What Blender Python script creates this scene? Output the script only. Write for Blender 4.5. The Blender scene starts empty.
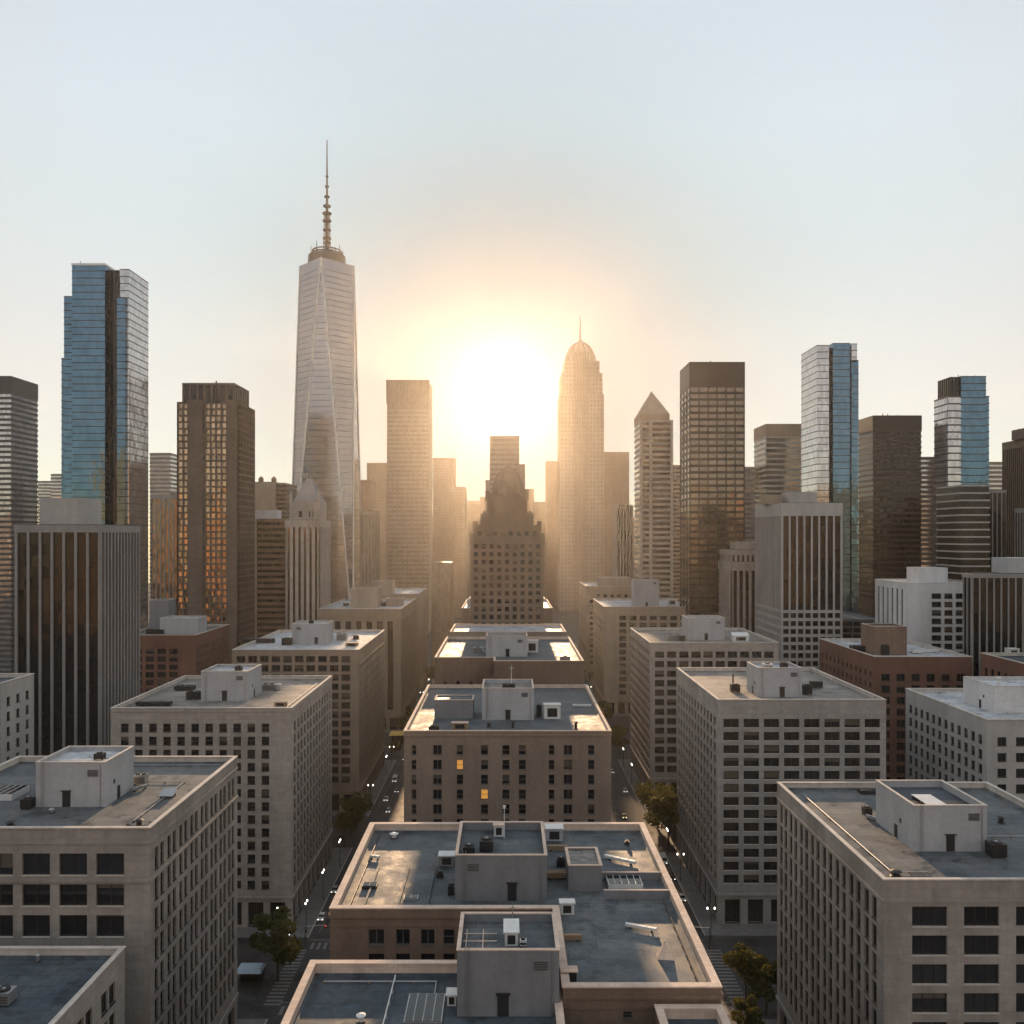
import bpy, math, random
from mathutils import Vector
R = math.radians
random.seed(7)
scene = bpy.context.scene
col = scene.collection

# ------------------------------------------------------------------ camera, sky, sun, exposure
FOC, CAMH, VX, VY = 860.0, 111.0, 507.0, 535.0        # focal length in pixels, eye height in metres, vanishing point of the avenues
cam_d = bpy.data.cameras.new('camera'); cam = bpy.data.objects.new('camera', cam_d); col.objects.link(cam)
cam.location = (0, 0, CAMH); cam.rotation_euler = (R(90), 0, 0)
cam_d.sensor_width = 36.0; cam_d.lens = FOC / 1024 * 36.0
cam_d.shift_x = (512 - VX) / 1024; cam_d.shift_y = (VY - 512) / 1024
cam_d.clip_start = 0.5; cam_d.clip_end = 20000
scene.camera = cam
SUN_EL, SUN_AZ = R(9.2), R(-0.25)
SD = Vector((math.sin(SUN_AZ) * math.cos(SUN_EL), math.cos(SUN_AZ) * math.cos(SUN_EL), math.sin(SUN_EL)))
world = bpy.data.worlds.new('World'); scene.world = world; world.use_nodes = True
wn = world.node_tree; wn.nodes.clear()
def WN(t, **k):
    n = wn.nodes.new(t)
    for a, b in k.items(): setattr(n, a, b)
    return n
sky = WN('ShaderNodeTexSky', sky_type='NISHITA', sun_disc=False)
sky.sun_elevation = SUN_EL; sky.sun_rotation = SUN_AZ
sky.air_density = 0.7; sky.dust_density = 0.05; sky.ozone_density = 1.2; sky.altitude = 100
bg = WN('ShaderNodeBackground'); bg.inputs['Strength'].default_value = 0.05
tc = WN('ShaderNodeTexCoord')
dot = WN('ShaderNodeVectorMath', operation='DOT_PRODUCT'); dot.inputs[1].default_value = SD
wn.links.new(tc.outputs['Generated'], dot.inputs[0])
clampn = WN('ShaderNodeMath', operation='MAXIMUM'); clampn.inputs[1].default_value = 0.0
wn.links.new(dot.outputs['Value'], clampn.inputs[0])
last = bg.outputs[0]
# the veil thins towards the sun: there the lit haze in the air itself makes the glow
thin = WN('ShaderNodeMath', operation='POWER'); thin.inputs[1].default_value = 27.0; wn.links.new(clampn.outputs[0], thin.inputs[0])
keep = WN('ShaderNodeMath', operation='MULTIPLY_ADD'); keep.inputs[1].default_value = -1.0; keep.inputs[2].default_value = 1.0; wn.links.new(thin.outputs[0], keep.inputs[0])
dim = WN('ShaderNodeMath', operation='MULTIPLY'); dim.inputs[1].default_value = .05; wn.links.new(keep.outputs[0], dim.inputs[0]); wn.links.new(dim.outputs[0], bg.inputs['Strength'])
wn.links.new(sky.outputs[0], bg.inputs['Color'])
# the aureole of the low sun in thin mist: three lobes about the sun's direction
for power, colr, st in ((9.0, (.04, .50, .62), .20), (70.0, (.0, .0, 1.0), .06), (700.0, (1.0, .97, .9), .45)):
    p = WN('ShaderNodeMath', operation='POWER'); p.inputs[1].default_value = power
    wn.links.new(clampn.outputs[0], p.inputs[0])
    m = WN('ShaderNodeMath', operation='MULTIPLY'); m.inputs[1].default_value = st
    wn.links.new(p.outputs[0], m.inputs[0])
    b = WN('ShaderNodeBackground'); b.inputs['Color'].default_value = (*colr, 1)
    wn.links.new(m.outputs[0], b.inputs['Strength'])
    a = WN('ShaderNodeAddShader'); wn.links.new(last, a.inputs[0]); wn.links.new(b.outputs[0], a.inputs[1]); last = a.outputs[0]
# pale high veil over the whole sky, peach towards the horizon
sep = WN('ShaderNodeSeparateXYZ'); wn.links.new(tc.outputs['Generated'], sep.inputs[0])
vr = WN('ShaderNodeValToRGB'); el = vr.color_ramp.elements
el[0].position = 0.0; el[0].color = (.28, .17, .075, 1); el[1].position = .75; el[1].color = (.35, .363, .368, 1)
for p_, c_ in ((.14, (.43, .305, .18, 1)), (.28, (.41, .37, .285, 1)), (.42, (.425, .418, .385, 1))):
    e_ = el.new(p_); e_.color = c_
wn.links.new(sep.outputs[2], vr.inputs[0])
b = WN('ShaderNodeBackground'); wn.links.new(vr.outputs[0], b.inputs['Color']); wn.links.new(keep.outputs[0], b.inputs['Strength'])
a = WN('ShaderNodeAddShader'); wn.links.new(last, a.inputs[0]); wn.links.new(b.outputs[0], a.inputs[1]); last = a.outputs[0]
wo = WN('ShaderNodeOutputWorld'); wn.links.new(last, wo.inputs['Surface'])
sun_d = bpy.data.lights.new('sun', 'SUN'); sun_d.energy = 5.0; sun_d.angle = R(0.6); sun_d.color = (1.0, .65, .37)
sun = bpy.data.objects.new('sun', sun_d); col.objects.link(sun)
sun.rotation_euler = (-SD).to_track_quat('-Z', 'Y').to_euler(); sun.location = (0, 300, 700)
vs = scene.view_settings
scene.display_settings.display_device = 'sRGB'
vs.view_transform = 'Standard'; vs.look = 'None'; vs.gamma = 1.0; vs.exposure = 0.55; vs.use_curve_mapping = False
scene.render.engine = 'CYCLES'
cy = scene.cycles
cy.max_bounces = 6; cy.diffuse_bounces = 3; cy.glossy_bounces = 3; cy.transmission_bounces = 2; cy.volume_bounces = 1
cy.transparent_max_bounces = 6; cy.caustics_reflective = False; cy.caustics_refractive = False
cy.sample_clamp_indirect = 6.0
cy.use_denoising = True
try: cy.denoiser = 'OPENIMAGEDENOISE'
except Exception: pass
HAZE_DENSITY, HAZE_G = 0.000031, 0.825

def PX(px, D): return (px - VX) / FOC * D             # metres right of the street axis for a sight line at depth D
def PZ(py, D): return CAMH + (VY - py) / FOC * D      # metres above ground

# ------------------------------------------------------------------ materials
def newmat(name):
    m = bpy.data.materials.new(name); m.use_nodes = True
    nt = m.node_tree; return m, nt, nt.nodes['Principled BSDF']
def N(nt, t, **k):
    n = nt.nodes.new(t)
    for a, b in k.items(): setattr(n, a, b)
    return n
def L(nt, a, b): nt.links.new(a, b)
def mixc(nt, blend, fac, a, b):
    n = N(nt, 'ShaderNodeMix', data_type='RGBA', blend_type=blend)
    for s, v in ((n.inputs[0], fac), (n.inputs[6], a), (n.inputs[7], b)):
        if isinstance(v, (int, float)): s.default_value = v
        elif isinstance(v, tuple): s.default_value = (*v[:3], 1)
        else: L(nt, v, s)
    return n.outputs[2]
def ramp(nt, src, stops):
    r = N(nt, 'ShaderNodeValToRGB'); e = r.color_ramp.elements
    while len(e) < len(stops): e.new(.5)
    for i, (p, c) in enumerate(stops):
        e[i].position = p; e[i].color = (c, c, c, 1) if isinstance(c, (int, float)) else (*c, 1)
    L(nt, src, r.inputs[0]); return r.outputs[0]
def noise(nt, vec, scale, detail=4, rough=.6, stretch=None):
    n = N(nt, 'ShaderNodeTexNoise'); n.inputs['Scale'].default_value = scale
    n.inputs['Detail'].default_value = detail; n.inputs['Roughness'].default_value = rough
    if stretch:
        mp = N(nt, 'ShaderNodeMapping'); mp.inputs['Scale'].default_value = stretch; L(nt, vec, mp.inputs[0]); vec = mp.outputs[0]
    L(nt, vec, n.inputs['Vector']); return n.outputs['Fac']
def masonry(name, c, joint=None, vary=.22, rough=.88, mortar=.72, offset=.5, streak=.13, msize=.03):
    m, nt, b = newmat(name)
    t = N(nt, 'ShaderNodeTexCoord')
    big = ramp(nt, noise(nt, t.outputs['Object'], .09, 5), [(.25, 1 - vary), (.75, 1 + vary * .6)])
    fine = ramp(nt, noise(nt, t.outputs['Object'], 1.1, 6, .7), [(.3, .88), (.7, 1.08)])
    stk = ramp(nt, noise(nt, t.outputs['Object'], 1.0, 5, .7, (.33, .33, .03)), [(.35, 1 - streak), (.62, 1.04)])
    cc = mixc(nt, 'MULTIPLY', 1., c, big); cc = mixc(nt, 'MULTIPLY', 1., cc, fine); cc = mixc(nt, 'MULTIPLY', 1., cc, stk)
    if joint:
        br = N(nt, 'ShaderNodeTexBrick'); br.offset = offset
        L(nt, t.outputs['UV'], br.inputs['Vector'])
        br.inputs['Scale'].default_value = 1.0; br.inputs['Brick Width'].default_value = joint[0]; br.inputs['Row Height'].default_value = joint[1]
        br.inputs['Mortar Size'].default_value = msize; br.inputs['Mortar Smooth'].default_value = .3
        br.inputs['Color1'].default_value = (1, 1, 1, 1); br.inputs['Color2'].default_value = (.84, .84, .85, 1)
        br.inputs['Mortar'].default_value = (mortar, mortar, mortar, 1)
        cc = mixc(nt, 'MULTIPLY', 1., cc, br.outputs['Color'])
    L(nt, cc, b.inputs['Base Color']); b.inputs['Roughness'].default_value = rough
    bp = N(nt, 'ShaderNodeBump'); bp.inputs['Strength'].default_value = .25; bp.inputs['Distance'].default_value = .05
    L(nt, noise(nt, t.outputs['Object'], 2.5, 5), bp.inputs['Height']); L(nt, bp.outputs[0], b.inputs['Normal'])
    return m
def roofing(name, c1, c2, seam=(3.2, 11.0), wet=.4):
    m, nt, b = newmat(name)
    t = N(nt, 'ShaderNodeTexCoord')
    n1 = noise(nt, t.outputs['Object'], .11, 6, .65); n2 = noise(nt, t.outputs['Object'], .8, 6, .7)
    cc = mixc(nt, 'MIX', ramp(nt, n1, [(.36, 0), (.62, 1)]), c1, c2)
    cc = mixc(nt, 'MULTIPLY', 1., cc, ramp(nt, n2, [(.3, .68), (.68, 1.12)]))
    # puddle stains and patched membrane
    pud = noise(nt, t.outputs['Object'], .22, 5, .75)
    cc = mixc(nt, 'MULTIPLY', 1., cc, ramp(nt, pud, [(.40, .55), (.47, 1.0), (.60, 1.0), (.70, 1.2)]))
    br = N(nt, 'ShaderNodeTexBrick'); L(nt, t.outputs['UV'], br.inputs['Vector']); br.offset = .4
    br.inputs['Scale'].default_value = 1.; br.inputs['Brick Width'].default_value = seam[1]; br.inputs['Row Height'].default_value = seam[0]
    br.inputs['Mortar Size'].default_value = .06; br.inputs['Color1'].default_value = (1, 1, 1, 1); br.inputs['Color2'].default_value = (.78, .79, .8, 1)
    br.inputs['Mortar'].default_value = (.5, .5, .5, 1)
    cc = mixc(nt, 'MULTIPLY', 1., cc, br.outputs['Color'])
    L(nt, cc, b.inputs['Base Color']); b.inputs['Specular IOR Level'].default_value = .33
    L(nt, ramp(nt, pud, [(.36, wet + .05), (.5, .68), (.7, .82)]), b.inputs['Roughness'])
    bp = N(nt, 'ShaderNodeBump'); bp.inputs['Strength'].default_value = .3; bp.inputs['Distance'].default_value = .06
    L(nt, n2, bp.inputs['Height']); L(nt, bp.outputs[0], b.inputs['Normal'])
    return m
def plain(name, c, rough=.6, metal=0., vary=.15, scale=.7):
    m, nt, b = newmat(name)
    t = N(nt, 'ShaderNodeTexCoord')
    cc = mixc(nt, 'MULTIPLY', 1., c, ramp(nt, noise(nt, t.outputs['Object'], scale, 5), [(.3, 1 - vary), (.7, 1 + vary * .5)]))
    L(nt, cc, b.inputs['Base Color']); b.inputs['Roughness'].default_value = rough; b.inputs['Metallic'].default_value = metal
    return m
def curtain_glass(name, c, metal=.85, rough=.06, panel=(1.6, 4.0), tilt=.02, interior=(.03, .03, .035), vary=.3):
    """coated facade glass: every pane tilts a hair, so mirrored things break up"""
    m, nt, b = newmat(name)
    t = N(nt, 'ShaderNodeTexCoord')
    mp = N(nt, 'ShaderNodeMapping'); mp.inputs['Scale'].default_value = (1 / panel[0], 1 / panel[1], 1); L(nt, t.outputs['UV'], mp.inputs[0])
    fl = N(nt, 'ShaderNodeVectorMath', operation='FLOOR'); L(nt, mp.outputs[0], fl.inputs[0])
    wnz = N(nt, 'ShaderNodeTexWhiteNoise', noise_dimensions='3D'); L(nt, fl.outputs[0], wnz.inputs['Vector'])
    sb = N(nt, 'ShaderNodeVectorMath', operation='SUBTRACT'); L(nt, wnz.outputs['Color'], sb.inputs[0]); sb.inputs[1].default_value = (.5, .5, .5)
    sc = N(nt, 'ShaderNodeVectorMath', operation='SCALE'); L(nt, sb.outputs[0], sc.inputs[0]); sc.inputs['Scale'].default_value = tilt
    wv = N(nt, 'ShaderNodeTexNoise'); wv.inputs['Scale'].default_value = .12; L(nt, t.outputs['Object'], wv.inputs['Vector'])
    s2 = N(nt, 'ShaderNodeVectorMath', operation='SUBTRACT'); L(nt, wv.outputs['Color'], s2.inputs[0]); s2.inputs[1].default_value = (.5, .5, .5)
    s3 = N(nt, 'ShaderNodeVectorMath', operation='SCALE'); L(nt, s2.outputs[0], s3.inputs[0]); s3.inputs['Scale'].default_value = tilt * 1.2
    g = N(nt, 'ShaderNodeNewGeometry')
    ad = N(nt, 'ShaderNodeVectorMath', operation='ADD'); L(nt, g.outputs['Normal'], ad.inputs[0]); L(nt, sc.outputs[0], ad.inputs[1])
    a2 = N(nt, 'ShaderNodeVectorMath', operation='ADD'); L(nt, ad.outputs[0], a2.inputs[0]); L(nt, s3.outputs[0], a2.inputs[1])
    nr = N(nt, 'ShaderNodeVectorMath', operation='NORMALIZE'); L(nt, a2.outputs[0], nr.inputs[0]); L(nt, nr.outputs[0], b.inputs['Normal'])
    cc = mixc(nt, 'MULTIPLY', 1., c, ramp(nt, wnz.outputs['Value'], [(0, 1 - vary), (1, 1.05)]))
    L(nt, cc, b.inputs['Base Color']); b.inputs['Metallic'].default_value = metal; b.inputs['Roughness'].default_value = rough
    return m
def window_glass(name, c=(.018, .02, .024), blind=(.11, .095, .078), island=False):
    m, nt, b = newmat(name)
    if island: rnd = N(nt, 'ShaderNodeNewGeometry').outputs['Random Per Island']
    else: rnd = N(nt, 'ShaderNodeObjectInfo').outputs['Random']
    t = N(nt, 'ShaderNodeTexCoord')
    # a drawn blind covers the upper part of some panes
    sx = N(nt, 'ShaderNodeSeparateXYZ'); L(nt, t.outputs['Generated'] if not island else t.outputs['UV'], sx.inputs[0])
    has = N(nt, 'ShaderNodeMath', operation='GREATER_THAN'); L(nt, rnd, has.inputs[0]); has.inputs[1].default_value = .74
    lev = N(nt, 'ShaderNodeMath', operation='MULTIPLY_ADD'); L(nt, rnd, lev.inputs[0]); lev.inputs[1].default_value = -3.0; lev.inputs[2].default_value = 3.15
    gt = N(nt, 'ShaderNodeMath', operation='GREATER_THAN'); L(nt, sx.outputs[2], gt.inputs[0]); L(nt, lev.outputs[0], gt.inputs[1])
    mu = N(nt, 'ShaderNodeMath', operation='MULTIPLY'); L(nt, has.outputs[0], mu.inputs[0]); L(nt, gt.outputs[0], mu.inputs[1])
    tint = mixc(nt, 'MULTIPLY', 1., c, ramp(nt, rnd, [(0, .5), (.5, 1.3), (1, .8)]))
    L(nt, mixc(nt, 'MIX', mu.outputs[0], tint, blind) if not island else tint, b.inputs['Base Color'])
    b.inputs['Roughness'].default_value = .07; b.inputs['IOR'].default_value = 1.6
    bp = N(nt, 'ShaderNodeBump'); bp.inputs['Strength'].default_value = .06
    L(nt, noise(nt, t.outputs['Object'], .6, 2), bp.inputs['Height']); L(nt, bp.outputs[0], b.inputs['Normal'])
    return m
def glow(name, c, s):
    m, nt, b = newmat(name)
    b.inputs['Base Color'].default_value = (*c, 1); b.inputs['Emission Color'].default_value = (*c, 1); b.inputs['Emission Strength'].default_value = s
    m.cycles.emission_sampling = 'NONE'
    return m

M = {}
M['lime'] = masonry('limestone_ashlar', (.355, .32, .29), (2.6, 1.3), .34, msize=.03, mortar=.72)
M['lime2'] = masonry('cream_limestone', (.40, .36, .325), (2.4, 1.2), .18, msize=.03)
M['lime3'] = masonry('grey_limestone', (.36, .345, .33), (2.4, 1.2), .2, msize=.03)
M['white'] = masonry('white_concrete', (.62, .62, .63), None, .12)
M['beige'] = masonry('beige_brick', (.42, .35, .28), (.6, .2), .18, mortar=.85)
M['tan'] = masonry('tan_brick', (.34, .27, .21), (.6, .2), .2, mortar=.85)
M['sand'] = masonry('sunlight_tinted_stone', (.72, .47, .28), None, .2)  # ochre raised so the mirrored skyline carries orange sunlight in its colour
M['tan2'] = masonry('hazed_tan_brick', (.29, .22, .17), (.6, .2), .2, mortar=.85)  # haze put into the colour: a lighter tan for the central block
M['zig'] = plain('ziggurat_stone', (.22, .165, .12), .9, 0, .12, .08)
M['redb'] = masonry('red_brick', (.20, .105, .075), (.6, .2), .25, mortar=.9)
M['brown'] = masonry('brown_brick', (.22, .15, .11), (.6, .2), .25, mortar=.9)
M['umber'] = masonry('umber_stone', (.15, .12, .10), (3, 1.5), .2)
M['bronze'] = plain('bronze_panel', (.042, .038, .036), .45, .5)
M['dkgrey'] = plain('charcoal_panel', (.075, .077, .08), .5, .3)
M['midgrey'] = masonry('grey_concrete', (.27, .26, .255), None, .15)
M['ltgrey'] = masonry('light_grey_stone', (.40, .39, .38), None, .14)
M['pent'] = masonry('painted_stucco', (.40, .41, .43), None, .16, .8, streak=.10)
M['pent2'] = masonry('grey_stucco', (.20, .205, .22), None, .18, .8, streak=.10)
M['cop'] = masonry('stone_coping', (.62, .56, .50), (1.6, .9), .2, mortar=.7, offset=0)
M['copw'] = masonry('terracotta_coping', (.72, .56, .45), (1.6, .9), .2, mortar=.75, offset=0)
M['roofb'] = roofing('grey_membrane', (.075, .10, .12), (.155, .165, .17))
M['roofd'] = roofing('dark_membrane', (.045, .065, .085), (.09, .11, .13))
M['rooft'] = roofing('tan_gravel_roof', (.22, .21, .20), (.32, .30, .275))
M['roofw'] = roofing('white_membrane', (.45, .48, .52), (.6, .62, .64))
M['glass'] = window_glass('window_glass'); M['glassm'] = window_glass('window_glass_row', island=True)
M['frame'] = plain('bronze_window_frame', (.05, .045, .04), .5, .4)
M['framel'] = plain('grey_window_frame', (.16, .15, .14), .5, .3)
M['litwin'] = glow('lit_room', (1., .47, .10), .26)
M['dark'] = plain('black_metal', (.03, .03, .032), .55, .3)
M['steel'] = plain('galvanised_steel', (.42, .43, .44), .42, .8)
M['alu'] = plain('white_enamel_metal', (.68, .68, .67), .4, .1)
M['rust'] = plain('weathered_timber', (.28, .19, .12), .8)
M['g_blue'] = curtain_glass('blue_coated_glass', (.105, .20, .285), .9, .05, (1.6, 4.0), .016)
M['g_grey'] = curtain_glass('grey_coated_glass', (.52, .52, .54), .8, .08, (1.6, 4.0), .016)
M['g_brz'] = curtain_glass('bronze_coated_glass', (.20, .16, .13), .8, .07, (2.6, 4.0), .03)
M['g_dark'] = curtain_glass('dark_coated_glass', (.035, .034, .035), .6, .1, (2.6, 4.0), .03)
M['g_wtc'] = curtain_glass('silver_coated_glass', (.25, .272, .31), .8, .10, (1.6, 6.3), .002, vary=.07)
M['g_gold'] = curtain_glass('orange_reflection_glass', (.46, .33, .235), .9, .06, (1.65, 3.9), .05, vary=.65)  # brightened, with uneven panes, so patchy orange reflections sit in the tint
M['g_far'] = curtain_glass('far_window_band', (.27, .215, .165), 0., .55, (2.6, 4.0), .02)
M['g_strip'] = curtain_glass('smoked_strip_glass', (.034, .036, .04), .6, .12, (3.0, 4.0), .03)
M['asphalt'] = roofing('asphalt', (.042, .043, .046), (.06, .06, .06), (4, 30), .6)
M['pave'] = masonry('pavement_slab', (.17, .165, .16), (1.5, 1.5), .2, mortar=.7, offset=0)
M['paint'] = plain('road_paint', (.17, .17, .165), .7, 0, .3, 1.5)
M['leaf'] = plain('tree_leaf', (.055, .065, .02), .75, 0, .5, .5)
M['leaf2'] = plain('yellow_green_leaf', (.065, .07, .02), .75, 0, .5, .5)
M['bark'] = plain('tree_bark', (.07, .05, .035), .9)
M['lamp'] = glow('lamp_globe', (1., .93, .82), 3.2)
M['head'] = glow('headlight_lens', (1., .95, .86), 1.6)
M['tail'] = glow('tail_lens', (1., .07, .03), 1.5)
M['rubber'] = plain('tyre_rubber', (.02, .02, .02), .9)
M['carglass'] = plain('car_glass', (.015, .017, .02), .06)
M['awny'] = plain('ochre_awning', (.62, .40, .10), .8)
M['awnb'] = plain('pale_blue_canopy', (.42, .55, .66), .6)
for nm, c in (('silver', (.5, .51, .52)), ('white', (.75, .75, .73)), ('black', (.015, .015, .017)), ('red', (.32, .03, .025)), ('blue', (.04, .08, .22)), ('grey', (.16, .165, .17)), ('yellow', (.72, .42, .03))):
    M['car_' + nm] = plain('car_paint_' + nm, c, .25, .2, .05)
for k in ('leaf', 'leaf2'):
    b = M[k].node_tree.nodes['Principled BSDF']; b.inputs['Specular IOR Level'].default_value = .2
    nt = M[k].node_tree; out = nt.nodes['Material Output']; tr = N(nt, 'ShaderNodeBsdfTranslucent'); tr.inputs[0].default_value = (.16, .14, .03, 1)
    mx = N(nt, 'ShaderNodeMixShader'); mx.inputs[0].default_value = .3; L(nt, b.outputs[0], mx.inputs[1]); L(nt, tr.outputs[0], mx.inputs[2]); L(nt, mx.outputs[0], out.inputs['Surface'])

# ------------------------------------------------------------------ mesh builder
class MB:
    def __init__(s): s.v = []; s.f = []; s.m = []; s.mats = []
    def mi(s, m):
        if m not in s.mats: s.mats.append(m)
        return s.mats.index(m)
    def poly(s, pts, m):
        i = len(s.v); s.v += [tuple(p) for p in pts]; s.f.append(tuple(range(i, i + len(pts)))); s.m.append(s.mi(m))
    def box(s, x0, x1, y0, y1, z0, z1, m, top=None, nobot=False):
        p = [(x0, y0, z0), (x1, y0, z0), (x1, y1, z0), (x0, y1, z0), (x0, y0, z1), (x1, y0, z1), (x1, y1, z1), (x0, y1, z1)]
        i = len(s.v); s.v += p; k = s.mi(m)
        fs = [(0, 1, 5, 4), (1, 2, 6, 5), (2, 3, 7, 6), (3, 0, 4, 7)]
        for f in fs: s.f.append(tuple(i + q for q in f)); s.m.append(k)
        s.f.append((i + 4, i + 5, i + 6, i + 7)); s.m.append(s.mi(top) if top else k)
        if not nobot: s.f.append((i + 3, i + 2, i + 1, i)); s.m.append(k)
    def frustum(s, b, z0, t, z1, m):      # b, t = rings (lists of xy) of equal length
        n = len(b); i = len(s.v); k = s.mi(m)
        s.v += [(x, y, z0) for x, y in b] + [(x, y, z1) for x, y in t]
        for q in range(n): s.f.append((i + q, i + (q + 1) % n, i + n + (q + 1) % n, i + n + q)); s.m.append(k)
        s.f.append(tuple(i + n + q for q in range(n))); s.m.append(k)
        s.f.append(tuple(i + n - 1 - q for q in range(n))); s.m.append(k)
    def cyl(s, x, y, z0, z1, r0, r1, m, n=12):
        c = [(math.cos(2 * math.pi * q / n + .2), math.sin(2 * math.pi * q / n + .2)) for q in range(n)]
        s.frustum([(x + r0 * a, y + r0 * b) for a, b in c], z0, [(x + r1 * a, y + r1 * b) for a, b in c], z1, m)
    def tube(s, p, q, r, m, n=6, r2=None):
        p = Vector(p); q = Vector(q); d = (q - p).normalized(); r2 = r if r2 is None else r2
        a = d.orthogonal().normalized(); b = d.cross(a); i = len(s.v); k = s.mi(m)
        for P, rr in ((p, r), (q, r2)):
            for j in range(n):
                t = 2 * math.pi * j / n; s.v.append(tuple(P + a * math.cos(t) * rr + b * math.sin(t) * rr))
        for j in range(n): s.f.append((i + j, i + (j + 1) % n, i + n + (j + 1) % n, i + n + j)); s.m.append(k)
        s.f.append(tuple(i + n + j for j in range(n))); s.m.append(k); s.f.append(tuple(i + n - 1 - j for j in range(n))); s.m.append(k)
    def mesh(s, name):
        me = bpy.data.meshes.new(name); me.from_pydata(s.v, [], s.f)
        for m in s.mats: me.materials.append(m)
        for p, k in zip(me.polygons, s.m): p.material_index = k
        uv = me.uv_layers.new(name='UVMap').data
        for p in me.polygons:
            n = p.normal
            for li in p.loop_indices:
                c = me.vertices[me.loops[li].vertex_index].co
                if abs(n.z) > .7: uv[li].uv = (c.x, c.y)
                elif abs(n.x) > abs(n.y): uv[li].uv = (c.y, c.z)
                else: uv[li].uv = (c.x, c.z)
        me.update(); return me
    def build(s, name, parent=None, loc=(0, 0, 0)):
        o = bpy.data.objects.new(name, s.mesh(name)); col.objects.link(o)
        if parent: o.parent = parent
        o.location = loc; return o
def tag(o, label=None, cat=None, group=None, kind=None):
    if label: o['label'] = label
    if cat: o['category'] = cat
    if group: o['group'] = group
    if kind: o['kind'] = kind
    return o
def empty(name, loc, label=None, cat=None, group=None, rz=0):
    o = bpy.data.objects.new(name, None); col.objects.link(o); o.location = loc; o.rotation_euler = (0, 0, rz); o.empty_display_size = 2
    return tag(o, label, cat, group)
def copy_tree(o, parent=None):
    c = o.copy(); col.objects.link(c)
    if parent: c.parent = parent
    for ch in o.children: copy_tree(ch, c)
    return c

# ------------------------------------------------------------------ ground, pavements, road paint
mb = MB(); mb.poly([(-4500, -900, 0), (4500, -900, 0), (4500, 1990, 0), (-4500, 1990, 0)], M['asphalt'])
tag(mb.build('road'), 'dark asphalt avenues and cross streets between the blocks', 'road', kind='structure')
def pavement(x0, x1, y0, y1):
    m = MB(); m.box(x0, x1, y0, y1, .004, .14, M['pave'], nobot=True); m.box(x0 - .25, x0 - .003, y0, y1, .004, .15, M['ltgrey'], nobot=True); m.box(x1 + .003, x1 + .25, y0, y1, .004, .15, M['ltgrey'], nobot=True)
    tag(m.build('pavement'), 'concrete pavement with raised kerb round the city block', 'pavement', kind='structure')
for r in ((-33, 33, 30, 196), (-33, 33, 236, 505), (-33, 33, 525, 720), (-205, -55, 50, 197), (-210, -55, 237, 305), (-205, -55, 339, 424), (-205, -55, 482, 660),
          (55, 205, 50, 197), (55, 205, 238, 301), (55, 205, 355, 425), (55, 205, 526, 720)):
    pavement(*r)
mb = MB()
z = .008
for sx in (-44, 44):                                   # lane and edge lines of the two avenues
    for D in range(60, 700, 9): mb.poly([(sx - .1, D, z), (sx + .1, D, z), (sx + .1, D + 4, z), (sx - .1, D + 4, z)], M['paint'])
    for ex in (-8.4, 8.4, -4.6):
        for a, b_ in ((60, 194), (240, 300), (345, 500), (530, 700)):
            mb.poly([(sx + ex - .08, a, z), (sx + ex + .08, a, z), (sx + ex + .08, b_, z), (sx + ex - .08, b_, z)], M['paint'])
    for Dc in (199, 230.5):                            # zebra crossings across each avenue
        for k in range(11):
            xx = sx - 9 + k * 1.75; mb.poly([(xx, Dc, z), (xx + .8, Dc, z), (xx + .8, Dc + 3.6, z), (xx, Dc + 3.6, z)], M['paint'])
        mb.poly([(sx - 10, Dc + 5, z), (sx + 10, Dc + 5, z), (sx + 10, Dc + 5.4, z), (sx - 10, Dc + 5.4, z)], M['paint'])
for xs in (-57.5, 53.2, -32.5, 28.5):                 # zebra crossings along the cross street
    for k in range(17):
        yy = 203 + k * 1.65; mb.poly([(xs, yy, z), (xs + 4, yy, z), (xs + 4, yy + .75, z), (xs, yy + .75, z)], M['paint'])
for a, b_ in ((-220, -60), (60, 220), (-28, 28)):
    for yy in (215.8, 216.4): mb.poly([(a, yy, z), (b_, yy, z), (b_, yy + .15, z), (a, yy + .15, z)], M['paint'])
tag(mb.build('road_marking'), 'white painted lane lines and zebra crossings', 'road marking', kind='structure')

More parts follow.
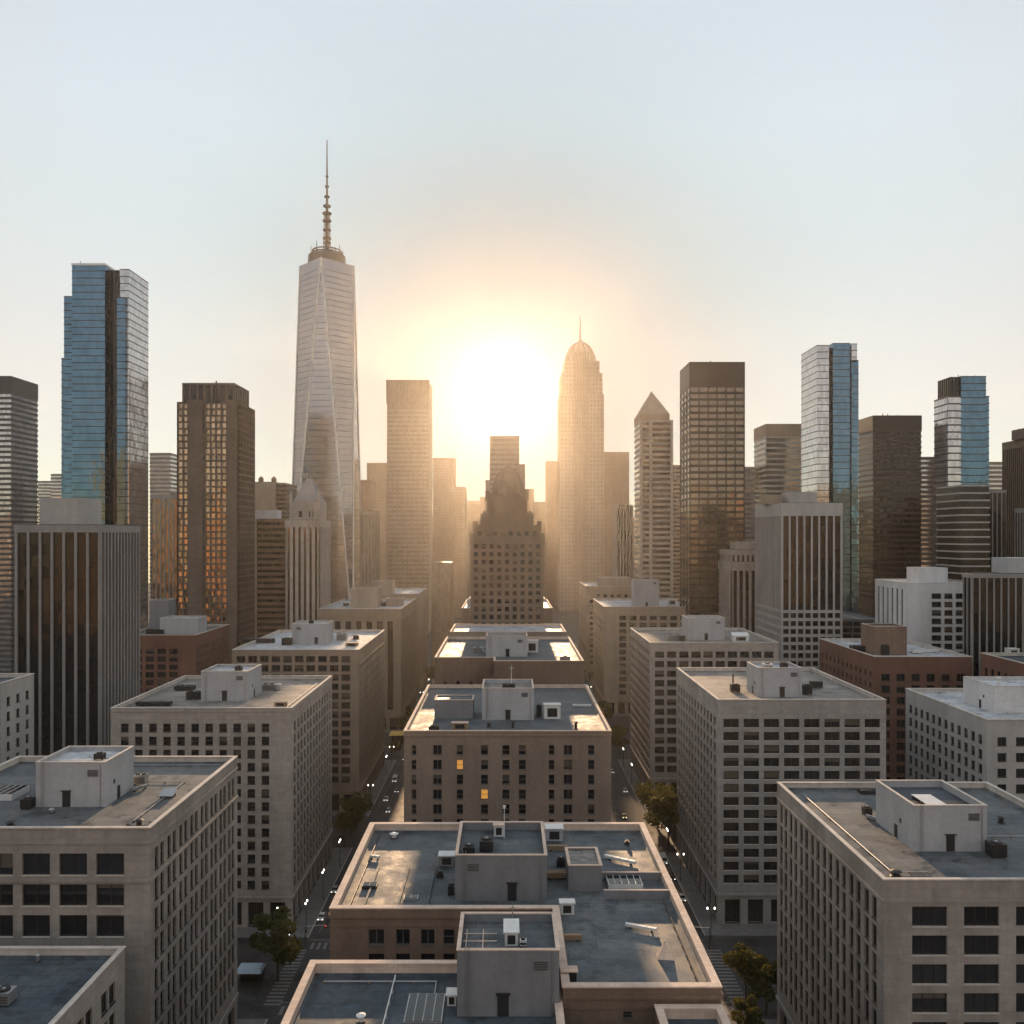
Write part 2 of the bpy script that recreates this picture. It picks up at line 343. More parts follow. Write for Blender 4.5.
# ------------------------------------------------------------------ masonry blocks with real window openings
WINS = []                    # every opening: parent, centre, turn, size, style
def facade(mb, parent, o, u, z0, z1, cols, rows, mat, dep=.35, style='a', reveal=None, windows=True):
    n = (u[1], -u[0]); reveal = reveal or mat
    P = lambda a, z, d=0: (o[0] + u[0] * a - n[0] * d, o[1] + u[1] * a - n[1] * d, z)
    Ltot = o[2]
    zc = z0
    for (ra, rb) in rows:
        if ra > zc: mb.poly([P(0, zc), P(Ltot, zc), P(Ltot, ra), P(0, ra)], mat)
        c0 = 0
        for (ca, cb) in cols:
            if ca > c0: mb.poly([P(c0, ra), P(ca, ra), P(ca, rb), P(c0, rb)], mat)
            mb.poly([P(ca, ra), P(cb, ra), P(cb, ra, dep), P(ca, ra, dep)], reveal)
            mb.poly([P(ca, rb, dep), P(cb, rb, dep), P(cb, rb), P(ca, rb)], reveal)
            mb.poly([P(ca, ra), P(ca, ra, dep), P(ca, rb, dep), P(ca, rb)], reveal)
            mb.poly([P(cb, ra, dep), P(cb, ra), P(cb, rb), P(cb, rb, dep)], reveal)
            WINS.append(dict(parent=parent, c=P((ca + cb) / 2, (ra + rb) / 2), rz=math.atan2(u[1], u[0]), w=cb - ca, h=rb - ra, dep=dep, style=style, n=n))
            c0 = cb
        if c0 < Ltot: mb.poly([P(c0, ra), P(Ltot, ra), P(Ltot, rb), P(c0, rb)], mat)
        zc = rb
    if zc < z1: mb.poly([P(0, zc), P(Ltot, zc), P(Ltot, z1), P(0, z1)], mat)
def even(Lt, bay, ww, m0=1.5, m1=1.5, pair=0):
    n = max(1, int((Lt - m0 - m1) / bay + .3)); p = (Lt - m0 - m1) / n; out = []
    for i in range(n):
        c = m0 + p * (i + .5)
        if pair: out += [(c - pair / 2 - ww, c - pair / 2), (c + pair / 2, c + pair / 2 + ww)]
        else: out.append((c - ww / 2, c + ww / 2))
    return out
def levels(h, top, floor, wh, zmin=9.5, every=0):
    out = []; zt = h - top
    while zt - wh > zmin: out.append((zt - wh, zt)); zt -= floor
    return out[::-1]
def inset(poly, t):
    out = []; n = len(poly)
    for i in range(n):
        p0, p1, p2 = Vector(poly[i - 1]), Vector(poly[i]), Vector(poly[(i + 1) % n])
        a = (p1 - p0).normalized(); b_ = (p2 - p1).normalized()
        ia = Vector((-a.y, a.x)); ib = Vector((-b_.y, b_.x))
        out.append(tuple(p1 + (ia + ib) * t))
    return out
def ring_coping(mb, poly, z, a, b_, t, m):
    o = inset(poly, -a); i = inset(poly, b_); n = len(poly)
    for k in range(n):
        q = (k + 1) % n
        mb.poly([(*o[k], z + t), (*o[q], z + t), (*i[q], z + t), (*i[k], z + t)], m)
        mb.poly([(*o[k], z), (*o[q], z), (*o[q], z + t), (*o[k], z + t)], m)
        mb.poly([(*i[q], z), (*i[k], z), (*i[k], z + t), (*i[q], z + t)], m)
        mb.poly([(*o[q], z), (*o[k], z), (*i[k], z), (*i[q], z)], m)
def block(name, label, cat, poly, h, wall, roofm, copm, specs, par=1.3, pth=.55, belts=(), arcade=True, group=None):
    """a masonry block: walls with openings, a recessed roof behind a parapet, a stone coping, belt courses"""
    cx = sum(p[0] for p in poly) / len(poly); cyy = sum(p[1] for p in poly) / len(poly)
    e = empty(name, (cx, cyy, 0), label, cat, group)
    P = [(x - cx, y - cyy) for x, y in poly]; n = len(P)
    w = MB(); belts_done = []
    for k in range(n):
        a, b_ = Vector(P[k]), Vector(P[(k + 1) % n]); Lt = (b_ - a).length; u = (b_ - a) / Lt
        o = (a.x, a.y, Lt); sp = specs.get(k)
        if not sp: w.poly([(*a, 0), (*b_, 0), (*b_, h), (*a, h)], wall); continue
        cols = sp['cols'](Lt) if callable(sp['cols']) else sp['cols']
        zb = 8.6 if arcade else 0
        facade(w, e, o, u, zb, h, cols, levels(h, sp['top'], sp['floor'], sp['wh'], zb + .6), wall, sp.get('dep', .4), sp.get('style', 'a'))
        if arcade:
            ac = even(Lt, 6.2, 4.4, 1., 1.)
            facade(w, e, o, u, 0, 8.6, ac, [(.5, 7.2)], wall, .9, 'shop')
        nn = Vector((u.y, -u.x))
        for (bz, bt, bp) in list(belts) + ([(8.2, .7, .35)] if arcade else []):
            bc = MB(); belts_done.append(bc); q0 = a; q1 = b_; f0 = q0 + nn * bp; f1 = q1 + nn * bp
            bc.poly([(*f0, bz), (*f1, bz), (*f1, bz + bt), (*f0, bz + bt)], wall)
            bc.poly([(*f0, bz + bt), (*f1, bz + bt), (*q1, bz + bt), (*q0, bz + bt)], wall)
            bc.poly([(*q0, bz), (*q1, bz), (*f1, bz), (*f0, bz)], wall)
            bc.poly([(*q0, bz), (*f0, bz), (*f0, bz + bt), (*q0, bz + bt)], wall); bc.poly([(*f1, bz), (*q1, bz), (*q1, bz + bt), (*f1, bz + bt)], wall)
    ins = inset(P, pth); zr = h - par
    for k in range(n):
        q = (k + 1) % n; w.poly([(*ins[q], zr), (*ins[k], zr), (*ins[k], h), (*ins[q], h)], copm)
    w.build('wall', e)
    for bc in belts_done: bc.build('belt_course', e)
    r = MB(); r.poly([(*p, zr) for p in ins], roofm)
    f = MB(); fi = inset(P, pth + .45)                 # upturned membrane at the foot of the parapet
    for k in range(n):
        q = (k + 1) % n; r.poly([(*fi[k], zr + .02), (*fi[q], zr + .02), (*ins[q], zr + .32), (*ins[k], zr + .32)][::-1], roofm)
    r.build('roof', e)
    c = MB(); ring_coping(c, P, h, .14, pth + .12, .2, copm); c.build('coping', e)
    e['zr'] = zr
    return e
def penthouse(e, x0, x1, y0, y1, ht, wall, roofm, copm, door=.45, z=None, name='penthouse', par=.8, side=0):
    """lift and stair house on a roof, a part of its building"""
    z = e['zr'] if z is None else z
    cx, cyy = e.location.x, e.location.y
    X0, X1, Y0, Y1 = x0 - cx, x1 - cx, y0 - cyy, y1 - cyy
    P = [(X0, Y0), (X1, Y0), (X1, Y1), (X0, Y1)]; ins = inset(P, .35); t = z + ht
    m = MB(); zl = z - .25
    for k in range(4):
        q = (k + 1) % 4
        m.poly([(*P[k], zl), (*P[q], zl), (*P[q], t), (*P[k], t)], wall)
        m.poly([(*ins[q], t - par), (*ins[k], t - par), (*ins[k], t), (*ins[q], t)], wall)
    ph = m.build(name, e)
    m = MB(); m.poly([(*p, t - par) for p in ins], roofm); m.build('roof', ph)
    m = MB(); ring_coping(m, P, t, .1, .45, .15, copm); m.build('coping', ph)
    if door:
        dx = X0 + (X1 - X0) * door; m = MB(); m.box(dx - .75, dx + .75, Y0 - .06, Y0 + .05, z + .05, z + 2.9, M['dark']); m.box(dx - .95, dx + .95, Y0 - .5, Y0 - .003, z + 3., z + 3.12, M['dark']); m.build('door', ph)
    if door and name == 'penthouse' and x1 - x0 > 11:
        m = MB(); lx = X0 + (X1 - X0) * (.82 if door < .6 else .2); m.box(lx - 1.0, lx + 1.0, Y0 - .1, Y0 - .003, t - 2.6, t - 1.3, M['pent2'])
        for i in range(5): m.box(lx - .9, lx + .9, Y0 - .14, Y0 - .104, t - 2.5 + i * .24, t - 2.4 + i * .24, M['dark'])
        m.build('louvre', ph)
        m = MB(); lx = X0 + (X1 - X0) * .1
        for q in (-.22, .22): m.tube((lx + q, Y0 - .2, z + .3), (lx + q, Y0 - .2, t + .9), .04, M['steel'], 5)
        for i in range(int((ht - .4) / .4)): m.tube((lx - .22, Y0 - .2, z + .5 + i * .4), (lx + .22, Y0 - .2, z + .5 + i * .4), .025, M['steel'], 4)
        m.build('ladder', ph)
        m = MB(); lx = X0 + (X1 - X0) * .93; m.tube((lx, Y0 - .09, z + .1), (lx, Y0 - .09, t - .3), .07, M['steel'], 6); m.build('drain_pipe', ph)
    if side:
        xs = X1 if side > 0 else X0; yy = Y0 + (Y1 - Y0) * .45; m = MB(); m.box(xs - .06, xs + .06, yy - .6, yy + .6, z + .05, z + 2.5, M['dark']); m.build('door', ph)
        m = MB(); m.box(xs - .08, xs + .08, yy - 2.2, yy - 1.6, z + 3.4, z + 4.2, M['dark']); m.build('vent', ph)
    return ph
rect = lambda x0, x1, y0, y1: [(x0, y0), (x1, y0), (x1, y1), (x0, y1)]
S = lambda bay, ww, floor, wh, top, m0=1.5, m1=1.5, pair=0, dep=.4, style='a': dict(cols=lambda Lt: even(Lt, bay, ww, m0, m1, pair), floor=floor, wh=wh, top=top, dep=dep, style=style)

# nearest left corner
L0 = block('stone_block', 'low pale stone block with blue-grey roof cut off by the bottom left corner', 'office block', rect(-125, -60.2, 66, 135.5), 46, M['lime2'], M['roofd'], M['cop'],
           {0: S(6.5, 4.6, 4.6, 3.2, 4.4), 1: S(6.8, 2.0, 4.6, 3.2, 3.4, 2, 2, .5)})
L1 = block('stone_block', 'large grey stone block in the lower left with wide paired windows and big boxy penthouse', 'office block', rect(-109, -60.2, 145, 192), 61.5, M['lime'], M['roofb'], M['cop'],
           {0: S(6.45, 4.7, 5.2, 3.7, 4.2, 1.5, 3.6, 0, .5, 'b'), 1: S(5.6, 1.5, 5.2, 3.8, 4.0, 1.2, 1.5, .9)}, belts=((61.5 - 9.0, .45, .28), (61.5 - 2.6, .3, .18)))
penthouse(L1, -88, -75, 160.6, 172.8, 8.3, M['pent'], M['roofw'], M['cop'], .44, side=1)
L2 = block('stone_block', 'cream stone block with small square windows and white penthouse, second along the left avenue', 'office block', rect(-112, -60.8, 243, 299), 62, M['lime2'], M['rooft'], M['cop'],
           {0: S(3.85, 2.15, 3.7, 2.35, 4.3, 2.0, 5.5), 1: S(3.9, 2.0, 3.7, 2.35, 4.3)}, belts=((61.0, .4, .2),))
penthouse(L2, -92.7, -78.5, 260.6, 275, 8.9, M['pent'], M['roofw'], M['cop'], .5, side=1)
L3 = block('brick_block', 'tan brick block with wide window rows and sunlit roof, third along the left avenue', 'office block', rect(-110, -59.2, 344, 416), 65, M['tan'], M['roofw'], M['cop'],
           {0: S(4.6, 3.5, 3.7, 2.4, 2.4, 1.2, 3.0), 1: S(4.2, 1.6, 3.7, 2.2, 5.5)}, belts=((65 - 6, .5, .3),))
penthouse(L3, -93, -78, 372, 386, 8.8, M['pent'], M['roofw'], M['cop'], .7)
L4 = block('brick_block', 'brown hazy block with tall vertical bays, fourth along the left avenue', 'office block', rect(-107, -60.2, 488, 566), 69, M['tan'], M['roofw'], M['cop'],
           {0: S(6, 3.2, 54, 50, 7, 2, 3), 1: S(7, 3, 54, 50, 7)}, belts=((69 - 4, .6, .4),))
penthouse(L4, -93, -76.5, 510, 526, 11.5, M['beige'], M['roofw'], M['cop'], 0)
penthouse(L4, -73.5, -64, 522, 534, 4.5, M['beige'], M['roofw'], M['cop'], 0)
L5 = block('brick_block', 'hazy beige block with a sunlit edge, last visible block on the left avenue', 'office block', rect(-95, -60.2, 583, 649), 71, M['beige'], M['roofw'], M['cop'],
           {0: S(5, 2.6, 56, 52, 6), 1: S(6, 2.4, 56, 52, 6)})
penthouse(L5, -97 + 3, -80, 600, 614, 9, M['beige'], M['roofw'], M['cop'], 0)
# the middle block between the avenues
C0 = block('brick_block', 'low brick block with dark blue roof and boxy stair house at the bottom centre', 'office block',
           [(-28.5, 60), (28.2, 60), (28.2, 113.2), (19.5, 113.2), (19.5, 104), (7.2, 104), (7.2, 125), (-28.5, 125)], 49, M['brown'], M['roofd'], M['copw'], {}, par=1.6, pth=.8)
penthouse(C0, -6.6, 6.9, 113.6, 124.9, 8.7, M['pent2'], M['roofb'], M['copw'], .45, par=1.2)
C1 = block('brick_block', 'brown brick block with wide L-shaped sunlit roof and terracotta coping in the lower centre', 'office block',
           [(-28.4, 138), (7.4, 138), (7.4, 114), (28.4, 114), (28.4, 179), (-28.4, 179)], 51, M['brown'], M['roofb'], M['copw'],
           {0: dict(cols=lambda Lt: [(6.2, 8.7), (10.6, 12.8), (14.6, 16.8), (18.2, 20.0), (22, 24), (26, 28), (30, 32)], floor=3.9, wh=2.5, top=3.3, style='c'),
            2: dict(cols=lambda Lt: [(8, 9.2), (13, 14.2), (17, 18.2)], floor=5.0, wh=1.0, top=3.2, style='c'), 5: S(4.2, 1.8, 3.9, 2.5, 3.3, style='c'), 3: S(4.2, 1.8, 3.9, 2.5, 3.3, style='c')},
           par=1.5, pth=.9, belts=((49.6, .5, .3), (48.2, .25, .15)))
penthouse(C1, -8.7, 6.7, 144.6, 161.5, 7.6, M['pent2'], M['roofb'], M['copw'], .62, par=1.4)
penthouse(C1, 10.6, 16.4, 148.4, 157, 4.4, M['pent2'], M['rooft'], M['copw'], 0, name='lift_house', par=.25)
mb = MB(); cx, cyy = C1.location.x, C1.location.y     # stepped low wall across the right half of the roof
mb.box(16.4 - cx, 27.4 - cx, 145.2 - cyy, 145.7 - cyy, C1['zr'] + .003, C1['zr'] + 1.5, M['pent2'], M['copw']); mb.box(16.5 - cx, 27.4 - cx, 153.2 - cyy, 153.6 - cyy, C1['zr'] + .003, C1['zr'] + 1.4, M['pent2'], M['copw']); mb.build('roof_wall', C1)
mb = MB()
for xx in (-23.8, -18.2, -13.4): mb.box(xx - cx, xx + .35 - cx, 139.6 - cyy, 158 - cyy, C1['zr'] + .004, C1['zr'] + .4, M['roofb'])
mb.build('roof_curb', C1)
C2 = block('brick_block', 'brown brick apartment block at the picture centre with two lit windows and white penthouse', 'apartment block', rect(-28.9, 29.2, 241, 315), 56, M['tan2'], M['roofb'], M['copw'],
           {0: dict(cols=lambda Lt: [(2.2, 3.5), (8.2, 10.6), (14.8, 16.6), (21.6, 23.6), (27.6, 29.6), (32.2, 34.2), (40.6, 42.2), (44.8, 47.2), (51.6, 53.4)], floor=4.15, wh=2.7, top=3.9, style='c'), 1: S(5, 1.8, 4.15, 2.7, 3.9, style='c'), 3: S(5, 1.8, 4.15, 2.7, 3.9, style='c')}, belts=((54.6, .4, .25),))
penthouse(C2, -7.6, 8.2, 261.7, 278, 9.6, M['pent'], M['rooft'], M['copw'], .5, par=1.2)
penthouse(C2, -22.3, -10.4, 264, 272, 5.6, M['pent2'], M['roofb'], M['copw'], 0, name='plant_room', par=.2)
C3 = block('brick_block', 'red-brown brick block behind the central apartment block with a bright reflection on its roof', 'office block', [(-28, 333), (-5, 333), (-5, 324), (28.9, 324), (28.9, 400), (-28, 400)], 63.5, M['brown'], M['roofb'], M['copw'], {0: S(5, 1.4, 4.1, 1.8, 9), 2: S(5.5, 1.2, 4.1, 1.6, 9)})
penthouse(C3, -8.4, 8.2, 345, 358, 8.2, M['pent'], M['rooft'], M['copw'], .52)
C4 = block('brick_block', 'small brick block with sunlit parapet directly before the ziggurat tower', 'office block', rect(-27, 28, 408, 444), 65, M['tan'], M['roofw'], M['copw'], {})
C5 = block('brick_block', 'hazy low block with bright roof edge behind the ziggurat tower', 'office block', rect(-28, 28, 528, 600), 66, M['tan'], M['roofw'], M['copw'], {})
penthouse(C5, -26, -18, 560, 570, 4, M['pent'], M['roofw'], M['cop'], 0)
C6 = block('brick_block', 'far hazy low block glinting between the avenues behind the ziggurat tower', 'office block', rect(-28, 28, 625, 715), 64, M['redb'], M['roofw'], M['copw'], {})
# right avenue
R1 = block('stone_block', 'large grey stone block in the lower right with wide windows and boxy white penthouse', 'office block', rect(60, 106.6, 137, 191), 56, M['lime'], M['roofb'], M['cop'],
           {0: S(7.4, 5.6, 4.6, 3.2, 4.2, 3.2, 2, 0, .5, 'b'), 3: S(6.6, 1.7, 4.6, 3.7, 4.0, 1.2, 1.8, 1.3)}, belts=((56 - 3.5, .3, .15),))
penthouse(R1, 72.4, 85.4, 153, 168.8, 8.1, M['pent'], M['roofd'], M['cop'], .5, side=-1, par=1.2)
R2 = block('stone_block', 'grey stone office block with eight columns of wide windows, second along the right avenue', 'office block', rect(60, 108, 245, 304), 64, M['lime3'], M['rooft'], M['cop'],
           {0: S(5.85, 4.4, 3.7, 2.5, 5.4, 1.0, 1.0, 0, .5, 'b'), 3: S(4.2, 2.3, 3.7, 2.5, 5.4)})
penthouse(R2, 74.7, 87.8, 256, 268, 8.7, M['pent'], M['roofw'], M['cop'], .55, side=-1)
R3 = block('stone_block', 'pale stone block with rows of squarish windows, third along the right avenue', 'office block', rect(60, 114, 361, 419), 65.7, M['lime2'], M['rooft'], M['cop'],
           {0: S(5.2, 3.9, 4.0, 2.5, 3.6, 1.5, 1.5), 3: S(4.2, 3.0, 4.0, 2.3, 3.6)})
penthouse(R3, 80, 96.5, 381, 394, 9.8, M['pent'], M['roofw'], M['cop'], .5)
R4 = block('stone_block', 'warm beige block with a plain corner pier and sunlit roof, fourth along the right avenue', 'office block', rect(60, 114, 532, 600), 66.5, M['beige'], M['roofw'], M['cop'],
           {0: S(6.0, 4.2, 4.2, 2.6, 5.5, 8.5, 1.5), 3: S(5, 2.4, 4.2, 2.4, 5.5)})
penthouse(R4, 81, 97, 548, 560, 17, M['pent'], M['roofw'], M['cop'], .5)
R5 = block('stone_block', 'hazy tan block with set-back top, farthest along the right avenue', 'office block', rect(60, 110, 652, 715), 72, M['beige'], M['roofw'], M['cop'], {0: S(5, 2.5, 4.2, 2.2, 6), 3: S(5, 2.2, 4.2, 2.2, 6)})
penthouse(R5, 72, 96, 665, 690, 7, M['beige'], M['roofw'], M['cop'], 0)
# second rows
LE = block('stone_block', 'pale stone block with small paired windows at the left picture edge', 'office block', rect(-190, -143, 214, 260), 69, M['ltgrey'], M['roofb'], M['cop'], {1: S(4.6, 1.7, 4.3, 2.5, 4.4, 1.2, 1.2), 0: S(5, 3, 4.3, 2.5, 4.4)})
penthouse(LE, -168, -152, 228, 244, 5, M['pent2'], M['roofb'], M['cop'], 0)
LB = block('brick_block', 'dark red brick block with grey rooftop boxes behind the left avenue blocks', 'office block', rect(-190, -152, 420, 471), 62, M['redb'], M['roofb'], M['cop'], {0: S(5.2, 4.1, 3.8, 2.6, 6.5, 1, 8), 1: S(4.4, 1.4, 3.8, 1.8, 6)})
penthouse(LB, -176, -157, 436, 450, 8, M['pent'], M['roofw'], M['cop'], 0)
penthouse(LB, -188, -178, 452, 462, 16, M['pent2'], M['roofw'], M['cop'], 0, name='plant_room')
RN = block('brick_block', 'dark red brick block with brown penthouse behind the right avenue blocks', 'office block', rect(141, 178.5, 330, 388), 64.2, M['redb'], M['roofw'], M['cop'], {0: S(5.2, 3.2, 4.4, 2.8, 6.5), 3: S(4.5, 1.5, 4.4, 2.0, 6)})
penthouse(RN, 146.5, 160, 344, 356, 11.5, M['brown'], M['roofb'], M['cop'], 0)
RO = block('brick_block', 'dark brick block with tall windows cut off by the right picture edge', 'office block', rect(178.5, 235, 292, 324), 66.5, M['redb'], M['roofb'], M['cop'], {0: S(5, 3, 4.4, 3, 5), 3: S(4.2, 1.9, 9, 6, 5)})
penthouse(RO, 190, 205, 302, 312, 3.5, M['pent'], M['roofw'], M['cop'], 0)
RP = block('stone_block', 'light grey stone block with small dark windows and pale blue roof at the right edge', 'office block', rect(128.4, 176, 230, 277), 61.5, M['ltgrey'], M['roofw'], M['cop'], {0: S(5.0, 2.4, 4.2, 2.3, 4.6), 3: S(3.7, 1.9, 4.0, 2.4, 4.6)})
penthouse(RP, 139, 158, 245, 262, 7.6, M['white'], M['roofw'], M['cop'], 0, side=-1)

# ------------------------------------------------------------------ towers
def tower(name, label, D, p0, p1, ytop, depth, style='bands', glass='g_brz', frame='bronze', floor=4.0, bandh=1.2, bay=3.0, finw=.8, crown=0, crownm=None, topband=0, proud=.35, z0=0, parent=None, steps=(), cat='tower', sidebay=None):
    """a tower body: mirrored glazing behind a lattice of spandrels and piers, a solid crown on top"""
    x0, x1, zt = PX(p0, D), PX(p1, D), PZ(ytop, D)
    cx, cyy = (x0 + x1) / 2, D + depth / 2
    if parent: e = parent; bx, by = e.location.x, e.location.y
    else: e = empty(name, (cx, cyy, 0), label, cat); bx, by = cx, cyy
    X0, X1, Y0, Y1 = x0 - bx, x1 - bx, D - by, D + depth - by
    g = MB(); g.box(X0, X1, Y0, Y1, z0, zt - .05, M[glass]); go = g.build('glazing', e)
    f = MB(); F = M[frame]; zc = zt - crown
    p = proud
    if style in ('bands', 'grid'):
        z = zc - topband
        while z > z0 + 2:
            f.box(X0 - p * .8, X1 + p * .8, Y0 - p * .8, Y1 + p * .8, z - bandh, z, F); z -= floor
    if style in ('fins', 'grid'):
        def run(a, b_, mk, bayw):
            n = max(2, round((b_ - a) / bayw))
            for i in range(n + 1):
                c = a + (b_ - a) * i / n; mk(max(a - p, c - finw / 2), min(b_ + p, c + finw / 2))
        run(X0, X1, lambda a, b_: (f.box(a, b_, Y0 - p, Y0 + .01, z0, zc, F), f.box(a, b_, Y1 - .01, Y1 + p, z0, zc, F)), bay)
        run(Y0, Y1, lambda a, b_: (f.box(X0 - p, X0 + .01, a, b_, z0, zc, F), f.box(X1 - .01, X1 + p, a, b_, z0, zc, F)), sidebay or bay)
    if style == 'fins' and topband: f.box(X0 - p * 1.1, X1 + p * 1.1, Y0 - p * 1.1, Y1 + p * 1.1, zt - topband, zt, F)
    if f.f: f.build('facade_grid', e)
    if crown:
        c = MB(); c.box(X0 - p, X1 + p, Y0 - p, Y1 + p, zc, zt, M[crownm or frame]); c.build('crown', e)
    r = MB(); r.box(X0 + 1, X1 - 1, Y0 + 1, Y1 - 1, zt - .06, zt + .25, M['roofd']); r.build('roof', e)
    e['top'] = zt
    return e
def part_box(e, name, D, p0, p1, ytop, depth, mat, zb=None, top=None):
    x0, x1, zt = PX(p0, D), PX(p1, D), PZ(ytop, D); bx, by = e.location.x, e.location.y
    m = MB(); zb = e['top'] + .003 if zb is None else zb
    m.box(x0 - bx, x1 - bx, D - by, D + depth - by, zb, zt, M[mat]); return m.build(name, e)
def masts(e, D, pts, mat='dark'):
    bx, by = e.location.x, e.location.y
    for (px, py0, py1, r) in pts:
        m = MB(); m.cyl(PX(px, D) - bx, D + 6 - by, PZ(py0, D) - .2, PZ(py1, D), r, r * .5, M[mat], 6); m.build('mast', e)

# left side
t = tower('office_tower', 'dark banded office tower cut off by the left picture edge', 640, -40, 11, 376, 36, 'bands', 'g_grey', 'dkgrey', 4.0, 1.9, crown=11.5, proud=.4)
BT = tower('glass_tower', 'tall stepped blue glass tower, highest on the left side', 560, 72, 105, 263.5, 44, 'bands', 'g_blue', 'dkgrey', 4.6, .5, proud=.2)
tower('', '', 563, 64, 72, 296, 40, 'bands', 'g_blue', 'dkgrey', 4.6, .5, proud=.2, parent=BT)
tower('', '', 566, 61.5, 64, 358, 36, 'bands', 'g_blue', 'dkgrey', 4.6, .5, proud=.2, parent=BT)
tower('', '', 566, 105, 119, 270, 44, 'fins', 'g_dark', 'dkgrey', 4.6, .5, 3, .8, proud=.2, parent=BT)
tower('', '', 558, 120, 129, 269, 30, 'bands', 'g_grey', 'dkgrey', 4.6, .5, proud=.2, parent=BT)
tower('', '', 556, 117, 125, 297, 20, 'bands', 'g_blue', 'dkgrey', 4.6, .5, proud=.2, parent=BT)
masts(BT, 560, [(76, 263, 258, .3), (80, 263, 260, .3)])
mb = MB(); bx, by = BT.location.x, BT.location.y; mb.box(PX(72, 560) - bx - .3, PX(105, 560) - bx + .3, 560 - by - .3, 604 - by, PZ(265.5, 560), PZ(263.3, 560), M['alu']); mb.build('crown', BT)
LG = tower('office_tower', 'charcoal office tower with pale vertical fins and grey penthouse at left', 300, 17, 100, 525, 31, 'fins', 'g_strip', 'midgrey', bay=4.0, finw=.9, topband=2.6, proud=.6, sidebay=2.5)
part_box(LG, 'penthouse', 306, 40, 83, 498, 14, 'ltgrey')
x = tower('office_tower', 'slim grey tower with tan fins between the blue glass and brown towers', 700, 152, 178, 495, 40, 'fins', 'g_brz', 'ltgrey', bay=3.4, finw=1., topband=3)
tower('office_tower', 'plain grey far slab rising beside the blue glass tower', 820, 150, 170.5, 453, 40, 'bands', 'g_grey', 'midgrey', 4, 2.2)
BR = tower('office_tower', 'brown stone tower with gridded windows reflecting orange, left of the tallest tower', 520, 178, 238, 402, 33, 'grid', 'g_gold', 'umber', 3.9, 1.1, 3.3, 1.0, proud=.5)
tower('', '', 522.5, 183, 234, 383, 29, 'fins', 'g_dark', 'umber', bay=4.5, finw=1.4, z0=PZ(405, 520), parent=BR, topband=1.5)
mb = MB(); bx, by = BR.location.x, BR.location.y
for (a, b_) in ((188, 203.5), (228, 237.5)): mb.box(PX(a, 520) - bx, PX(b_, 520) - bx, -17.6, -16.4, 0, PZ(400, 520), M['umber'])
mb.build('corner_pier', BR); masts(BR, 523, [(213, 383, 379, .7)])
t = tower('office_tower', 'dark brown flat-topped building with pale roof strip behind the white pinnacled tower', 580, 257, 287, 519, 24, 'bands', 'g_dark', 'brown', 4, 2.2)
part_box(t, 'penthouse', 584, 255, 276, 510, 14, 'white')
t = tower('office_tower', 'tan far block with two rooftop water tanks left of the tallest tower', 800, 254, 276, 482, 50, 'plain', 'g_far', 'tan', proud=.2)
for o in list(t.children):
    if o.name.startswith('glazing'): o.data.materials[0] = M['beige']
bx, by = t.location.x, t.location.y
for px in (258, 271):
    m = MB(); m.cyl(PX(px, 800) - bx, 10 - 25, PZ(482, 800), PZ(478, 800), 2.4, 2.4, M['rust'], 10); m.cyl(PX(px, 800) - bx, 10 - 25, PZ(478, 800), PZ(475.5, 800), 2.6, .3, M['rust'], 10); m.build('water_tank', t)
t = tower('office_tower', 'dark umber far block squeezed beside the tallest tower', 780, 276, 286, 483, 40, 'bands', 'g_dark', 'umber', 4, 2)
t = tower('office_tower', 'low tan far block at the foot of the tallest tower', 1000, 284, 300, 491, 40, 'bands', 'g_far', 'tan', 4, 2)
# white pinnacled tower
D = 500; e = tower('gothic_tower', 'slim white stone tower with vertical piers and dark pointed pinnacle roof', D, 286, 319, 520, 30, 'fins', 'g_brz', 'lime2', bay=3.2, finw=1.75, topband=4, proud=.6, sidebay=3)
bx, by = e.location.x, e.location.y
mb = MB(); xa, xb = PX(290, D) - bx, PX(318, D) - bx; ya, yb = D + 2 - by, D + 24 - by
mb.box(xa, xb, ya, yb, PZ(520, D), PZ(502, D), M['lime2'])
for k in range(5):
    xx = xa + (xb - xa) * k / 4; mb.box(xx - .6, xx + .6, ya - .8, ya - .003, PZ(520, D), PZ(500, D), M['lime2'])
for k in range(2): mb.box(xa + 4 + k * 6.6, xa + 6.6 + k * 6.6, ya - .25, ya - .01, PZ(517, D), PZ(511, D), M['dark'])
mb.build('belfry', e)
mb = MB(); mb.frustum([(xa + 1, ya + 1), (xb, ya + 1), (xb, yb), (xa + 1, yb)], PZ(502, D), [((xa + xb) / 2 - 1.4, (ya + yb) / 2 - 1), ((xa + xb) / 2 + 2, (ya + yb) / 2 - 1), ((xa + xb) / 2 + 2, (ya + yb) / 2 + 1), ((xa + xb) / 2 - 1.4, (ya + yb) / 2 + 1)], PZ(477, D), M['midgrey'])
mb.cyl((xa + xb) / 2 + .2, (ya + yb) / 2, PZ(478, D), PZ(464, D), .9, .1, M['midgrey'], 6); mb.build('pinnacle_roof', e)
for k, xx in enumerate((xa, xb)):
    m = MB(); m.cyl(xx, ya, PZ(502, D), PZ(496, D), 1.1, 1., M['lime2'], 8); m.cyl(xx, ya, PZ(496, D), PZ(490, D), 1.2, .05, M['lime2'], 8); m.build('finial', e)

